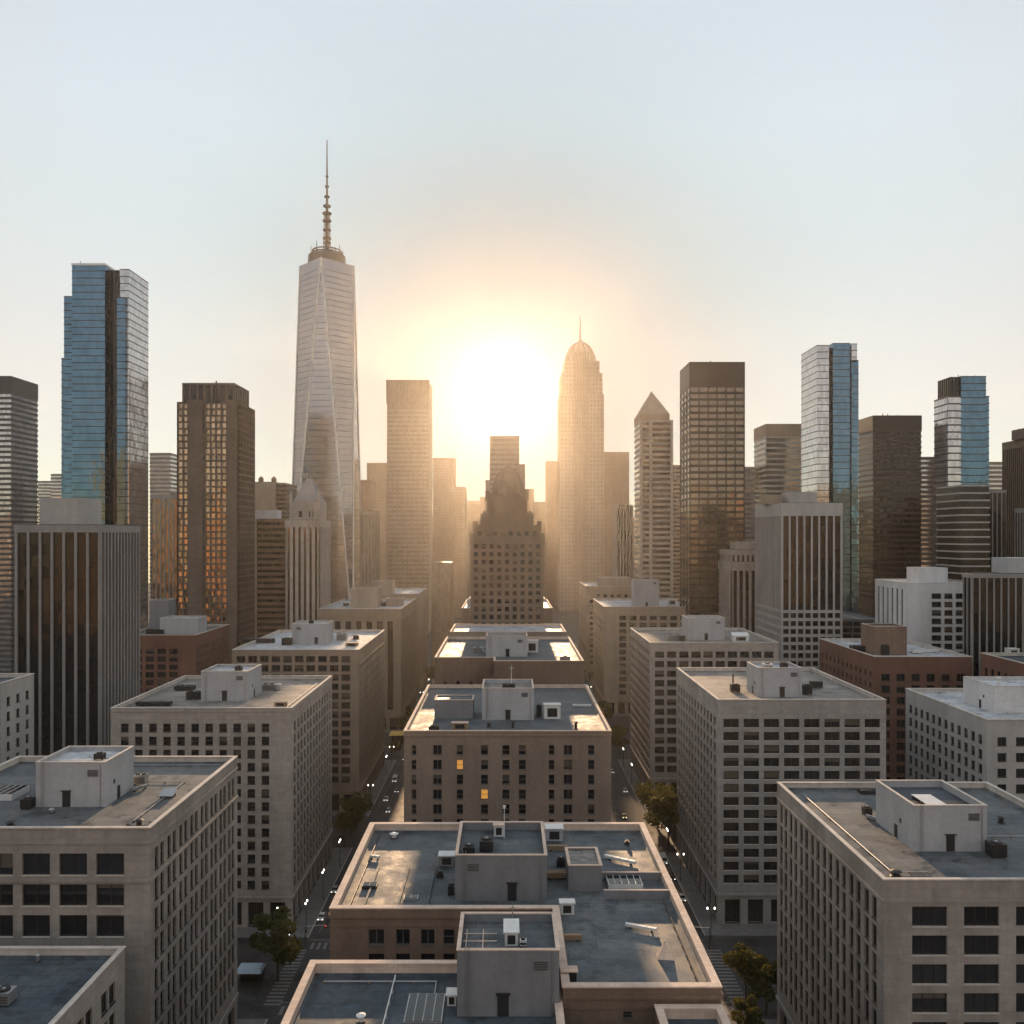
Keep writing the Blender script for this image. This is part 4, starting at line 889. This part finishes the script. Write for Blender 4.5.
put(ac, 'black vent box by the right parapet at the back of the central roof', C1, 627, 845, .9, .8, .7, 'dark')
put(shed, 'white hooded box on the lower right part of the central roof', C1, 567, 913, 2.2, 1.4, 2.0, 'alu', 'alu')
put(duct, 'brown timber beam beside the bottom stair house', C1, 571, 941, 3.2, .6, .7, 0, 'rust')
put(duct, 'long white duct lying askew on the right of the central roof', C1, 641, 930, 4.8, .55, .4, R(-22), 'alu')
put(shed, 'lit open box at the front edge of the central roof', C1, 569, 983, 2.0, 1.2, 2.0, 'dark', 'copw')
x, y = roof_at(664, 957, z1); e = empty('tarp_cover', (x, y, z1), 'small sunlit pyramid-shaped tarp near the right parapet of the central roof', 'tarp')
mb = MB(); mb.poly([(-1.1, -.8, .02), (1.3, -1.1, .02), (.1, .3, 2.0)], M['copw']); mb.poly([(1.3, -1.1, .02), (1.0, 1.2, .02), (.1, .3, 2.0)], M['copw']); mb.poly([(1.0, 1.2, .02), (-1.0, 1.1, .02), (.1, .3, 2.0)], M['copw']); mb.poly([(-1.0, 1.1, .02), (-1.1, -.8, .02), (.1, .3, 2.0)], M['copw']); mb.build('cover', e)
mb = MB(); mb.tube((.1, .3, .02), (.1, .3, 2.1), .06, M['dark']); mb.build('pole', e)
zt = z1 + 6.2
ac('black air unit at the left on the central penthouse top', -6.6, 149.5, zt, 2.0, 2.4, 1.4, 'dark')
ac('taller dark air unit at the middle of the central penthouse top', -3.6, 151.5, zt, 2.4, 3.0, 1.8, 'dark', 1)
shed('white chimney box at the back of the central penthouse top', -1.5, 158.5, zt, 1.8, 1.8, 2.2, 'alu', 'copw')
e = empty('antenna_mast', (-.5, 157, zt), 'thin white antenna mast on the central penthouse', 'antenna'); mb = MB(); mb.cyl(0, 0, .01, 5.4, .12, .06, M['alu'], 6); mb.box(-.25, .25, -.2, .2, 5.4, 5.9, M['alu']); mb.build('mast', e)
zt0 = C0['zr'] + 7.5
shed('white and black cooling box on the bottom stair house top', .6, 119.2, zt0, 1.8, 3.8, 2.0, 'alu', 'alu')
ac('small pale vent box beside the cooling box on the bottom stair house', 2.2, 117.2, zt0, .9, .8, 1.0, 'alu')
e = empty('pipe_rack', (-4, 118.5, zt0), 'white pipe grid lying on the left of the bottom stair house top', 'pipe rack'); mb = MB()
for k in range(3): mb.tube((-2.0, -2.6 + k * 2.2, .35), (2.6, -2.6 + k * 2.2, .35), .08, M['copw'])
for k in range(2): mb.tube((-1.6 + k * 2.3, -3, .35), (-1.6 + k * 2.3, 3, .35), .08, M['copw'])
for k in range(3): mb.tube((-1.6, -2.6 + k * 2.2, .0), (-1.6, -2.6 + k * 2.2, .35), .08, M['dark'])
mb.build('pipe', e)
e = empty('antenna_mast', (.8, 123.5, zt0), 'short antenna mast at the back of the bottom stair house', 'antenna'); mb = MB(); mb.cyl(0, 0, .01, 3.2, .1, .06, M['steel'], 6); mb.tube((-.4, 0, 2.6), (.4, 0, 2.6), .05, M['steel']); mb.build('mast', e)
put(skylight, 'flat glazed skylight with white frame on the bottom blue roof', C0, 425, 1010, 5.0, 7, .35, 0, 'steel')
e = empty('hand_rail', (-15.9, 116, C0['zr']), 'white pipe rail along the left of the skylight on the bottom roof', 'rail'); mb = MB(); mb.tube((0, -6, .9), (0, 6.5, .9), .09, M['alu'])
for k in range(5): mb.tube((0, -6 + k * 3.1, .01), (0, -6 + k * 3.1, .9), .07, M['alu'])
mb.build('pipe', e)
put(shed, 'white service box at the left wall of the bottom stair house', C0, 452, 1003, 1.2, 1.6, 1.6, 'alu', 'alu')
put(vent, 'white mushroom vent near the bottom edge of the blue roof', C0, 361, 1022, .8, .35, True, 'alu')
# roofs further back in the middle
put(shed, 'white box right of the penthouse on the central apartment block', C2, 552, 718, 5.0, 3, 4.4, 'alu', 'alu')
put(ac, 'dark air unit against the right wall of the apartment block penthouse', C2, 539, 716, 1.6, 2, 3.4, 'dark')
put(shed, 'brown box at the front left of the apartment block roof', C2, 460, 729, 4.6, 1.6, 2.0, 'rust', 'copw')
put(ac, 'small dark air unit at the front left of the apartment block roof', C2, 434, 730, 3, 1.6, 1.2, 'dark')
put(duct, 'low white duct at the right of the apartment block roof', C2, 582, 707, 6, .8, .6, 0, 'alu')
put(vent, 'round dark vent left of the apartment block door', C2, 489, 727, 1.0, .5, True, 'dark')
put(vent, 'slim vent right of the apartment block door', C2, 513, 728, 1.6, .35, True, 'dark')
put(vent, 'pointed vent at the right front of the apartment block roof', C2, 576, 729, 1.8, .4, True, 'dark')
e = empty('antenna_mast', (1.4, 273, C2['zr'] + 8.4), 'slim antenna mast on the apartment block penthouse', 'antenna'); mb = MB(); mb.cyl(0, 0, .01, 6.5, .16, .08, M['alu'], 6); mb.tube((-.8, 0, 5.6), (.8, 0, 5.6), .07, M['alu']); mb.build('mast', e)
ac('dark air unit on the apartment block penthouse top', .5, 267, C2['zr'] + 8.4, 4, 2.4, 1.6, 'dark', 2)
put(shed, 'white box right of the penthouse on the red-brown block', C3, 532, 652, 5, 3, 5, 'alu', 'alu')
put(ac, 'air unit right front of the red-brown block roof', C3, 565, 661, 4, 2, 2, 'steel')
put(ac, 'air unit left front of the red-brown block roof', C3, 478, 652, 4, 2, 2, 'steel')
# right avenue roofs
put(skylight, 'low dark skylight at the back of the lower right roof', R1, 869, 793, 4.2, 2.0, .7, 0, 'dark')
put(ac, 'black air unit behind the left wall of the lower right penthouse', R1, 867, 815, 1.5, 1.6, 1.6, 'dark')
put(duct, 'short duct at the left wall of the lower right penthouse', R1, 872, 820, 2.4, .6, .5, R(-50))
put(vent, 'black vent at the front left corner of the lower right roof', R1, 896, 876, .7, .55, True, 'dark')
put(vent, 'dark vent on the right part of the lower right roof', R1, 1001, 823, 1.0, .45, True, 'dark')
put(ac, 'dark square air unit right of the lower right penthouse', R1, 996, 856, 2.6, 2.4, 2.4, 'dark')
shed('open dark roof light on the lower right penthouse top', 77.5, 158, R1['zr'] + 6.9, 3.2, 6, .8, 'dark', 'alu')
put(ac, 'black spiky air unit left of the penthouse on the eight-column block', R2, 735, 692, 2.6, 2.4, 2.4, 'dark')
put(vent, 'thin pipe rising from the black air unit of the eight-column block', R2, 733, 688, 4, .25, True, 'dark')
put(ac, 'black air unit at the right wall of the eight-column block penthouse', R2, 807, 694, 2.6, 2, 2.8, 'dark')
put(duct, 'black raised duct right of the eight-column block penthouse', R2, 816, 688, 3.6, 1.6, 1.8, 0, 'dark')
ac('pale air unit on the penthouse of the eight-column block', 79, 261, R2['zr'] + 7.9, 3, 2, 1.4, 'alu')
ac('dark air unit on the penthouse of the eight-column block', 84, 261, R2['zr'] + 7.9, 2, 2, 1.6, 'dark')
put(shed, 'white slanted box right of the third right penthouse', R3, 740, 641, 7, 3, 2.5, 'alu', 'alu', 1.2)
put(ac, 'round-topped air unit at the left of the third right roof', R3, 674, 640, 6, 3, 2.6, 'steel', 2)
put(ac, 'dark air unit beside the third right penthouse', R3, 683, 641, 1.8, 1.8, 2.2, 'dark')
put(shed, 'white box at the right of the fourth right roof', R4, 672, 605, 6, 4, 4, 'alu', 'alu')
put(ac, 'dark air unit left front of the red brick right roof', RN, 862, 652, 9, 4, 2.6, 'dark', 2)
put(ac, 'black air unit left of the brown penthouse on the red brick right roof', RN, 884, 655, 3, 3, 4, 'dark')
put(duct, 'long pale duct on the right of the red brick right roof', RN, 925, 653, 14, 1.2, .9, R(20), 'alu')
put(shed, 'small white box at the left of the dark brick right edge roof', RO, 1012, 655, 4, 3, 2.6, 'alu', 'alu')
put(shed, 'dark open frame box left of the pale blue roof penthouse', RP, 976, 701, 3, 2, 2.4, 'dark', 'steel')
put(duct, 'pale duct at the front of the pale blue right edge roof', RP, 1014, 713, 6, .9, 1.4, 0, 'alu')
vent('white-capped vent on the pale blue roof penthouse', 143, 250, RP['zr'] + 6.8, 2.4, .4, True, 'alu')
put(ac, 'dark air unit at the front left of the dark red brick left roof', LB, 156, 634, 9, 3, 2.4, 'dark', 2)
put(shed, 'white box at the right of the dark red brick left roof', LB, 200, 630, 5, 3, 4, 'alu', 'alu')

def pipe_run(label, blk, pts, r=.09, m='steel'):
    P = [Vector((x, y, blk['zr'] + .28)) for x, y in pts]; e = empty('roof_pipe', (P[0].x, P[0].y, blk['zr']), label, 'roof pipe'); o = e.location
    b = MB()
    for q, w in zip(P[:-1], P[1:]): b.tube(q - o, w - o, r, M[m], 6)
    b.build('pipe', e); b = MB()
    for q, w in zip(P[:-1], P[1:]):
        n = max(1, int((w - q).length / 3))
        for k in range(n + 1): c = q.lerp(w, k / n) - o; b.box(c.x - .15, c.x + .15, c.y - .12, c.y + .12, .01, .2, M['rust'])
    b.build('support', e)
pipe_run('thin bent pipe crossing the sunlit right of the lower left roof', L1, [(-74, 176), (-66, 176), (-66, 152), (-63, 152)])
pipe_run('thin pipe along the back parapet of the lower left roof', L1, [(-104, 189), (-63, 189)])
pipe_run('thin pipe running forward on the left of the lower right roof', R1, [(64, 186), (64, 143), (70, 143)])
pipe_run('thin pipe across the right part of the lower right roof', R1, [(87, 160), (104, 160), (104, 142)])
pipe_run('thin pipe in front of the eight-column block penthouse', R2, [(63, 251), (105, 251)], .12)
pipe_run('thin pipe at the front of the cream block roof', L2, [(-109, 250), (-64, 250), (-64, 290)], .12)
pipe_run('thin dark pipe on the left of the central sunlit roof', C1, [(-26, 176), (-26, 141)], .08, 'dark')
pipe_run('thin pipe beside the right parapet of the central sunlit roof', C1, [(26.2, 144), (26.2, 116.5)], .08, 'dark')
pipe_run('pipe bending round the bottom blue roof', C0, [(-26, 122), (-10, 122), (-10, 112)], .1, 'steel')

# ------------------------------------------------------------------ street trees
def make_tree(name, seed, h, r, leafm):
    rn = random.Random(seed); e = empty(name, (0, 0, 0))
    t = MB(); t.tube((0, 0, 0), (.1, .05, h * .32), .26, M['bark'], 8, .18); t.tube((.1, .05, h * .32), (0, .1, h * .75), .18, M['bark'], 6, .05)
    for k in range(7):
        a = rn.random() * 6.28; z = h * (.28 + .06 * k); t.tube((.05, .05, z), (math.cos(a) * r * .65, math.sin(a) * r * .65, z + h * .18), .1, M['bark'], 5, .03)
    t.build('trunk', e)
    c = MB(); blobs = []
    for k in range(16):
        a = rn.random() * 6.28; q = rn.random() ** .6 * r * .78; z = h * (.42 + .48 * rn.random()); s = r * (.30 + .22 * rn.random()) * (1.15 - .4 * (z / h))
        blobs.append((math.cos(a) * q * (1.25 - .7 * abs(z / h - .6)), math.sin(a) * q, z, s))
    for (bx, by, bz, s) in blobs:
        for k in range(150):
            d = Vector((rn.gauss(0, 1), rn.gauss(0, 1), rn.gauss(0, 1))).normalized() * s * (.55 + .5 * rn.random() ** .5)
            p = Vector((bx, by, bz)) + Vector((d.x, d.y, d.z * .8))
            u = Vector((rn.gauss(0, 1), rn.gauss(0, 1), rn.gauss(0, .7))).normalized(); v = u.orthogonal().normalized(); l = .28 + .22 * rn.random()
            c.poly([p - u * l, p + v * l * .55, p + u * l, p - v * l * .55], leafm)
    c.build('crown', e); return e
protos = [make_tree('street_tree', 3, 12.5, 4.2, M['leaf']), make_tree('street_tree', 11, 10.5, 4.6, M['leaf2']), make_tree('street_tree', 23, 14, 5.0, M['leaf'])]
used = [0, 0, 0]
def tree(k, x, y, s, label, group):
    o = protos[k] if not used[k] else copy_tree(protos[k]); used[k] = 1
    o.location = (x, y, .14); o.rotation_euler = (0, 0, random.random() * 6.28); o.scale = (s, s, s * (.92 + .16 * random.random())); tag(o, label, 'tree', group)
GL, GR = 'trees along the left avenue', 'trees along the right avenue'
for a in ((0, -57, 214, 1.4, 'dark tree at the left street corner beside the pale blue canopy', GL), (2, -58, 306, 1.0, 'broad dark tree at the corner just past the cream stone block', GL), (0, -57.5, 318, 1.1, 'second tree beyond the cream stone block corner', GL), (1, -56.8, 331, 1.0, 'yellowish tree before the tan brick block on the left avenue', GL),
          (1, -56.5, 430, .7, 'backlit golden tree past the tan brick block', GL), (0, -57, 477, .9, 'tree just beyond the ochre awning on the left avenue', GL), (1, -53.5, 500, 1.0, 'hazy tree beside the fourth left avenue block', GL), (0, -56, 640, 1.1, 'farthest hazy tree on the left avenue', GL),
          (0, -31.5, 330, .9, 'kerbside tree along the red-brown block on the left avenue', GL), (1, -31.5, 372, .9, 'backlit kerbside tree further along the red-brown block', GL),
          (2, 57, 304, 1.55, 'largest green tree at the corner past the eight-column block', GR), (2, 61, 314, 1.55, 'tree touching the largest right avenue tree from behind', GR), (1, 57, 325, 1.55, 'yellow-green tree behind the large right avenue pair', GR), (0, 66, 327, 1.2, 'dark tree deep in the side street by the eight-column block', GR), (1, 56.5, 342, 1.1, 'last of the corner trees before the third right block', GR),
          (1, 31.3, 300, 1.1, 'kerbside tree at the right wall of the central apartment block', GR), (1, 31.5, 330, 1.0, 'kerbside tree at the right wall of the red-brown block', GR), (0, 57, 436, 1.1, 'hazy tree past the third right block', GR), (1, 57, 456, 1.0, 'backlit tree between the third and fourth right blocks', GR), (0, 57, 500, 1.1, 'hazy tree before the fourth right block', GR),
          (2, 57, 205, 1.0, 'dark bushy tree at the right street corner beside the lower right stone block', GR), (0, 60, 199, 1.0, 'darkest tree against the back wall of the lower right stone block', GR), (0, 52.5, 186, .8, 'tree lowest on the right avenue beside the lower right stone block', GR)):
    tree(*a)

# ------------------------------------------------------------------ street lamps, signals, canopies
def make_lamp():
    e = empty('street_lamp', (0, 0, 0)); p = MB(); p.cyl(0, 0, 0, .6, .22, .16, M['dark'], 8); p.cyl(0, 0, .6, 8, .1, .07, M['dark'], 8); p.tube((-1.0, 0, 8.1), (1.0, 0, 8.1), .06, M['dark']); p.build('pole', e)
    for s in (-1, 1):
        g = MB(); g.cyl(s, 0, 8.15, 8.45, .15, .24, M['lamp'], 10); g.cyl(s, 0, 8.45, 8.75, .24, .1, M['lamp'], 10); g.build('globe', e)
    return e
lamp0 = make_lamp(); first = [0]
def lamp(x, y, label, rz=0):
    o = lamp0 if not first[0] else copy_tree(lamp0); first[0] = 1; o.location = (x, y, .14); o.rotation_euler = (0, 0, rz); tag(o, label, 'street lamp', 'street lamps along the two avenues')
for x, y, l in ((-56, 240, 'street lamp at the near corner of the cream stone block'), (-56, 262, 'street lamp beside the cream stone block arcade'), (-56, 288, 'street lamp at the far end of the cream stone block'), (-56, 222, 'street lamp at the left crossing by the dark corner tree'), (-62, 236, 'street lamp set back in the cross street before the cream stone block'),
                (-55.8, 352, 'street lamp before the tan brick block'), (-55.8, 398, 'street lamp past the middle of the tan brick block'), (-55.8, 416, 'street lamp at the far corner of the tan brick block'), (-55.8, 478, 'street lamp by the ochre awning'), (-55.5, 560, 'street lamp beside the hazy brown block'), (-55.5, 610, 'street lamp beside the last left block'), (-33.5, 340, 'street lamp at the red-brown block on the left avenue'),
                (56, 236, 'twin-globe street lamp alone at the right crossing'), (55.7, 276, 'street lamp on the right avenue beside the eight-column block'), (55.7, 299, 'street lamp just before the largest right tree'), (63, 310, 'street lamp under the dark side street trees'), (55.7, 352, 'street lamp before the third right block'), (55.7, 384, 'street lamp beside the middle of the third right block'), (55.7, 412, 'street lamp at the far end of the third right block'), (55.7, 520, 'street lamp before the fourth right block'), (55.7, 580, 'street lamp beside the hazy fourth right block'), (33, 262, 'street lamp at the right wall of the central apartment block'), (33, 320, 'street lamp at the right of the red-brown block')):
    lamp(x, y, l, random.choice((0, 1.57)))
def signal(x, y, label, arm):
    e = empty('traffic_signal', (x, y, .14), label, 'traffic signal', 'traffic signals at the crossing'); p = MB(); p.cyl(0, 0, 0, 6, .12, .09, M['dark'], 8); p.tube((0, 0, 5.8), (arm, 0, 6.1), .08, M['steel']); p.build('pole', e)
    h = MB(); h.box(arm - .2, arm + .2, -.2, .2, 5.2, 6.3, M['dark']); h.build('signal_head', e)
    g = MB(); g.cyl(arm, -.22, 5.9, 6.1, .14, .14, M['tail'], 8); g.build('red_light', e)
signal(-54.2, 231, 'traffic signal on the left kerb of the crossing', 5.5); signal(-34.5, 229, 'traffic signal by the central block on the left avenue', -5.5); signal(54.2, 230, 'traffic signal on the right kerb of the crossing', -5.5); signal(34.5, 201, 'traffic signal by the central block on the right avenue', 5.5)
def canopy(name, x, y, w, d, h, m, label, cat):
    e = empty(name, (x, y, .14), label, cat); p = MB()
    for sx in (-1, 1):
        for sy in (-1, 1): p.cyl(sx * w * .46, sy * d * .45, 0, h, .1, .1, M['dark'], 6)
    p.build('post', e); r = MB(); r.frustum([(-w / 2, -d / 2), (w / 2, -d / 2), (w / 2, d / 2), (-w / 2, d / 2)], h, [(-w / 2 + .5, -d / 2 + .9), (w / 2 - .5, -d / 2 + .9), (w / 2 - .5, d / 2 - .9), (-w / 2 + .5, d / 2 - .9)], h + .7, M[m]); r.build('canopy', e)
    b = MB(); b.box(-w * .42, w * .42, d * .1, d * .4, .01, h - .3, M['dark']); b.build('counter', e)
canopy('market_awning', -57, 458, 11, 9, 5.0, 'awny', 'glowing ochre awning on the left avenue between two blocks', 'awning')
canopy('kiosk', -63.5, 213, 6.5, 5, 3.4, 'awnb', 'kiosk with flat pale blue canopy behind the lower left stone block', 'kiosk')

# ------------------------------------------------------------------ vehicles
def make_car(paint, kind='car'):
    e = empty('van' if kind == 'van' else 'parked_car', (0, 0, 0)); L_, W = (5.6, 2.0) if kind == 'van' else (4.5, 1.8)
    hw = W / 2
    prof = ([(-.5, .35), (-.5, .95), (-.42, 1.15), (-.34, 2.2), (.49, 2.25), (.5, .35)] if kind == 'van' else [(-.5, .3), (-.5, .68), (-.46, .78), (.46, .9), (.5, .8), (.5, .3)])
    b = MB(); pts = [(p * L_, z) for p, z in prof]; n = len(pts)
    for k in range(n):
        (y0, z0), (y1, z1_) = pts[k], pts[(k + 1) % n]; b.poly([(-hw, y0, z0), (-hw, y1, z1_), (hw, y1, z1_), (hw, y0, z0)], M[paint])
    b.poly([(-hw, y, z) for y, z in pts][::-1], M[paint]); b.poly([(hw, y, z) for y, z in pts], M[paint]); b.build('body', e)
    c = MB()
    if kind == 'car':
        B = [(-.24, .84), (-.12, 1.38), (.22, 1.40), (.40, .9)]
        q = [(p * L_, z) for p, z in B]; i = .82
        for k in range(3):
            (y0, z0), (y1, z1_) = q[k], q[k + 1]; f0 = 1 if k == 0 else i; f1 = i if k < 2 else 1
            c.poly([(-hw * .95 * f0, y0, z0), (-hw * .95 * f1, y1, z1_), (hw * .95 * f1, y1, z1_), (hw * .95 * f0, y0, z0)], M[paint] if k == 1 else M['carglass'])
        for s in (-1, 1): c.poly([(s * hw * .95, q[0][0], q[0][1]), (s * hw * .95 * i, q[1][0], q[1][1]), (s * hw * .95 * i, q[2][0], q[2][1]), (s * hw * .95, q[3][0], q[3][1])], M['carglass'])
    else:
        c.poly([(-hw * .9, -.418 * L_ - .02, 1.2), (hw * .9, -.418 * L_ - .02, 1.2), (hw * .85, -.345 * L_ - .03, 2.1), (-hw * .85, -.345 * L_ - .03, 2.1)], M['carglass'])
        for s in (-1, 1): c.poly([(s * (hw + .006), -.34 * L_, 1.25), (s * (hw + .006), -.1 * L_, 1.25), (s * (hw + .006), -.1 * L_, 2.0), (s * (hw + .006), -.31 * L_, 2.0)], M['carglass'])
    c.build('cabin' if kind == 'car' else 'windscreen', e)
    for sx in (-1, 1):
        for sy in (-.31, .31):
            w = MB(); w.tube((sx * (hw - .2), sy * L_, .33), (sx * (hw + .02), sy * L_, .33), .33, M['rubber'], 12); w.tube((sx * (hw + .021), sy * L_, .33), (sx * (hw + .03), sy * L_, .33), .18, M['steel'], 8); w.build('wheel', e)
        h = MB(); h.box(sx * hw * .7 - .2, sx * hw * .7 + .2, -.5 * L_ - .04, -.5 * L_ + .02, .55, .72, M['head']); h.build('headlight', e)
        h = MB(); h.box(sx * hw * .72 - .16, sx * hw * .72 + .16, .5 * L_ - .02, .5 * L_ + .04, .6, .76, M['tail']); h.build('taillight', e)
    return e
cars = {}
def car(colr, x, y, label, rz=0, kind='car'):
    k = (colr, kind)
    if k in cars: o = copy_tree(cars[k])
    else: o = cars[k] = make_car('car_' + colr, kind)
    o.location = (x, y, .01); o.rotation_euler = (0, 0, rz); tag(o, label, kind, 'vehicles on the two avenues')
for c in (('white', -53.6, 249, 'white car parked at the arcade of the cream stone block'), ('silver', -53.6, 268, 'silver car parked beside the cream stone block'), ('black', -47, 258, 'black car rolling past the cream stone block'), ('white', -51, 283, 'white van beside the far end of the cream stone block', 0, 'van'), ('grey', -47, 300, 'grey car nearing the crossing from the tan block'),
          ('yellow', -50.5, 322, 'yellow cab at the corner trees on the left avenue'), ('silver', -47.5, 345, 'silver car in the queue before the tan brick block'), ('white', -50.5, 360, 'white car in the queue beside the tan brick block'), ('black', -47.5, 372, 'black car in the queue beside the tan brick block'), ('white', -50.5, 388, 'white van in the queue near the tan block end', 0, 'van'), ('yellow', -47.5, 405, 'yellow cab leading the far left avenue queue'), ('silver', -50.5, 425, 'silver car by the golden tree'), ('white', -47.5, 450, 'white car by the ochre awning'),
          ('grey', -45, 214, 'grey car waiting in the left crossing', 1.57), ('black', -44.5, 182, 'black car lowest on the left avenue'), ('silver', -37, 232, 'silver car standing by the left traffic signal', 3.14),
          ('red', 36.5, 214, 'red car beside the central block on the right avenue', 3.14), ('silver', 53.2, 262, 'silver car parked beside the eight-column block'), ('black', 53.2, 278, 'black car parked beside the eight-column block'), ('white', 53, 292, 'white van parked at the corner before the largest tree', 0, 'van'), ('grey', 48, 240, 'grey car coming up to the right crossing'), ('white', 49, 316, 'white car beside the corner trees on the right avenue'), ('yellow', 46, 338, 'yellow cab on the right avenue before the third block'), ('silver', 51, 372, 'silver car beside the third right block'), ('white', 49, 402, 'white car at the far end of the third right block'), ('black', 51, 440, 'black car by the hazy right trees'), ('white', 66, 216, 'white van in the cross street right of the crossing', 1.57, 'van'), ('silver', 53.3, 180, 'silver car lowest on the right avenue'), ('grey', -70, 208, 'grey car leaving the cross street by the kiosk', 1.57)):
    car(*c)

# ------------------------------------------------------------------ windows: those in sight one by one, the rest of a building in one part
bpy.context.view_layer.update()
dg = bpy.context.evaluated_depsgraph_get()
cp = Vector((0, 0, CAMH)); meshes = {}
def win_geo(mb, w, h, dep, style, T=lambda x, y, z: (x, y, z), gm=None):
    def bx(x0, x1, y0, y1, z0, z1, m):
        P = [T(x0, y0, z0), T(x1, y0, z0), T(x1, y1, z0), T(x0, y1, z0), T(x0, y0, z1), T(x1, y0, z1), T(x1, y1, z1), T(x0, y1, z1)]
        for f in ((0, 1, 5, 4), (1, 2, 6, 5), (3, 0, 4, 7), (4, 5, 6, 7), (3, 2, 1, 0)): mb.poly([P[i] for i in f], m)
    mb.poly([T(-w / 2, dep, -h / 2), T(w / 2, dep, -h / 2), T(w / 2, dep, h / 2), T(-w / 2, dep, h / 2)], gm or M['glass'])
    if style in ('z', 'f'): return
    fm = M['framel'] if style in ('c',) else M['frame']; t = .09; y0 = dep - .1; y1 = dep + .02
    bx(-w / 2 + .002, -w / 2 + t, y0, y1, -h / 2 + .002, h / 2 - .002, fm); bx(w / 2 - t, w / 2 - .002, y0, y1, -h / 2 + .002, h / 2 - .002, fm)
    bx(-w / 2 + t, w / 2 - t, y0, y1, h / 2 - t, h / 2 - .002, fm); bx(-w / 2 + t, w / 2 - t, y0, y1, -h / 2 + .002, -h / 2 + t, fm)
    n = 3 if w > 5 else 2 if w > 2.2 else 1
    if h > 12: n = 1
    for i in range(1, n): xx = -w / 2 + w * i / n; bx(xx - .06, xx + .06, y0, y1, -h / 2 + t, h / 2 - t, fm)
    if n == 1 and h < 6: bx(-w / 2 + t, w / 2 - t, y0 + .004, y1 - .004, -.05, .05, fm)
    bx(-w / 2 - .08, w / 2 + .08, -.09, dep * .5, -h / 2 - .12, -h / 2 + .03, M['cop'] if style == 'b' else fm)
by = {}
for q in WINS: by.setdefault(q['parent'].name, []).append(q)
lit_targets = [(460, 766), (485, 788)]
for nm, lst in by.items():
    e = lst[0]['parent']; org = e.location
    for q in lst:
        P = Vector(q['c']) + org; d = P - cp; dist = d.length; px = VX + P.x / P.y * FOC; py = VY - (P.z - CAMH) / P.y * FOC
        q['px'] = (px, py); facing = -(d.x * q['n'][0] + d.y * q['n'][1]) / dist
        ok = facing > .02 and -4 < px < 1028 and -4 < py < 1028 and q['style'] != 'none'
        if ok:
            hit, loc, *_ = scene.ray_cast(dg, cp, d.normalized(), distance=dist - .8)
            ok = not hit
        q['area'] = q['w'] * q['h'] * facing / dist ** 2 * FOC ** 2 if ok else 0
    lst.sort(key=lambda q: -q['area'])
    rest = MB(); k = 0
    for q in lst:
        dist_ok = q['area'] > 2.0 and k < 100
        if dist_ok:
            k += 1; lit = nm == C2.name and any(abs(q['px'][0] - a) < 7 and abs(q['px'][1] - b_) < 8 for a, b_ in lit_targets) and q['rz'] == 0
            key = (round(q['w'], 3), round(q['h'], 3), q['dep'], q['style'], lit)
            if key not in meshes:
                m = MB(); win_geo(m, q['w'], q['h'], q['dep'], q['style'], gm=M['litwin'] if lit else None); meshes[key] = m.mesh('shopfront' if q['style'] == 'shop' else 'window')
            o = bpy.data.objects.new('shopfront' if q['style'] == 'shop' else 'window', meshes[key]); col.objects.link(o); o.parent = e; o.location = q['c']; o.rotation_euler = (0, 0, q['rz'])
            if lit: o['label'] = 'lit yellow window'
        else:
            c, s = math.cos(q['rz']), math.sin(q['rz']); cx, cyy, cz = q['c']
            T = lambda x, y, z, c=c, s=s, cx=cx, cyy=cyy, cz=cz: (cx + x * c - y * s, cyy + x * s + y * c, cz + z)
            win_geo(rest, q['w'], q['h'], q['dep'], q['style'] if q['area'] > 0 else 'f', T, M['glassm'])
    if rest.f: tag(rest.build('window', e), kind='stuff')

# ------------------------------------------------------------------ haze over the whole city
hm = bpy.data.materials.new('city_haze'); hm.use_nodes = True; nt = hm.node_tree; nt.nodes.clear()
out = nt.nodes.new('ShaderNodeOutputMaterial'); pv = nt.nodes.new('ShaderNodeVolumePrincipled')
pv.inputs['Color'].default_value = (.96, .90, .82, 1); pv.inputs['Density'].default_value = HAZE_DENSITY; pv.inputs['Anisotropy'].default_value = HAZE_G
nt.links.new(pv.outputs[0], out.inputs['Volume'])
mb = MB(); mb.box(-4600, 4600, -1000, 2000, -1, 562, hm); o = mb.build('haze'); tag(o, 'thin golden morning haze between the towers', 'haze', kind='stuff')
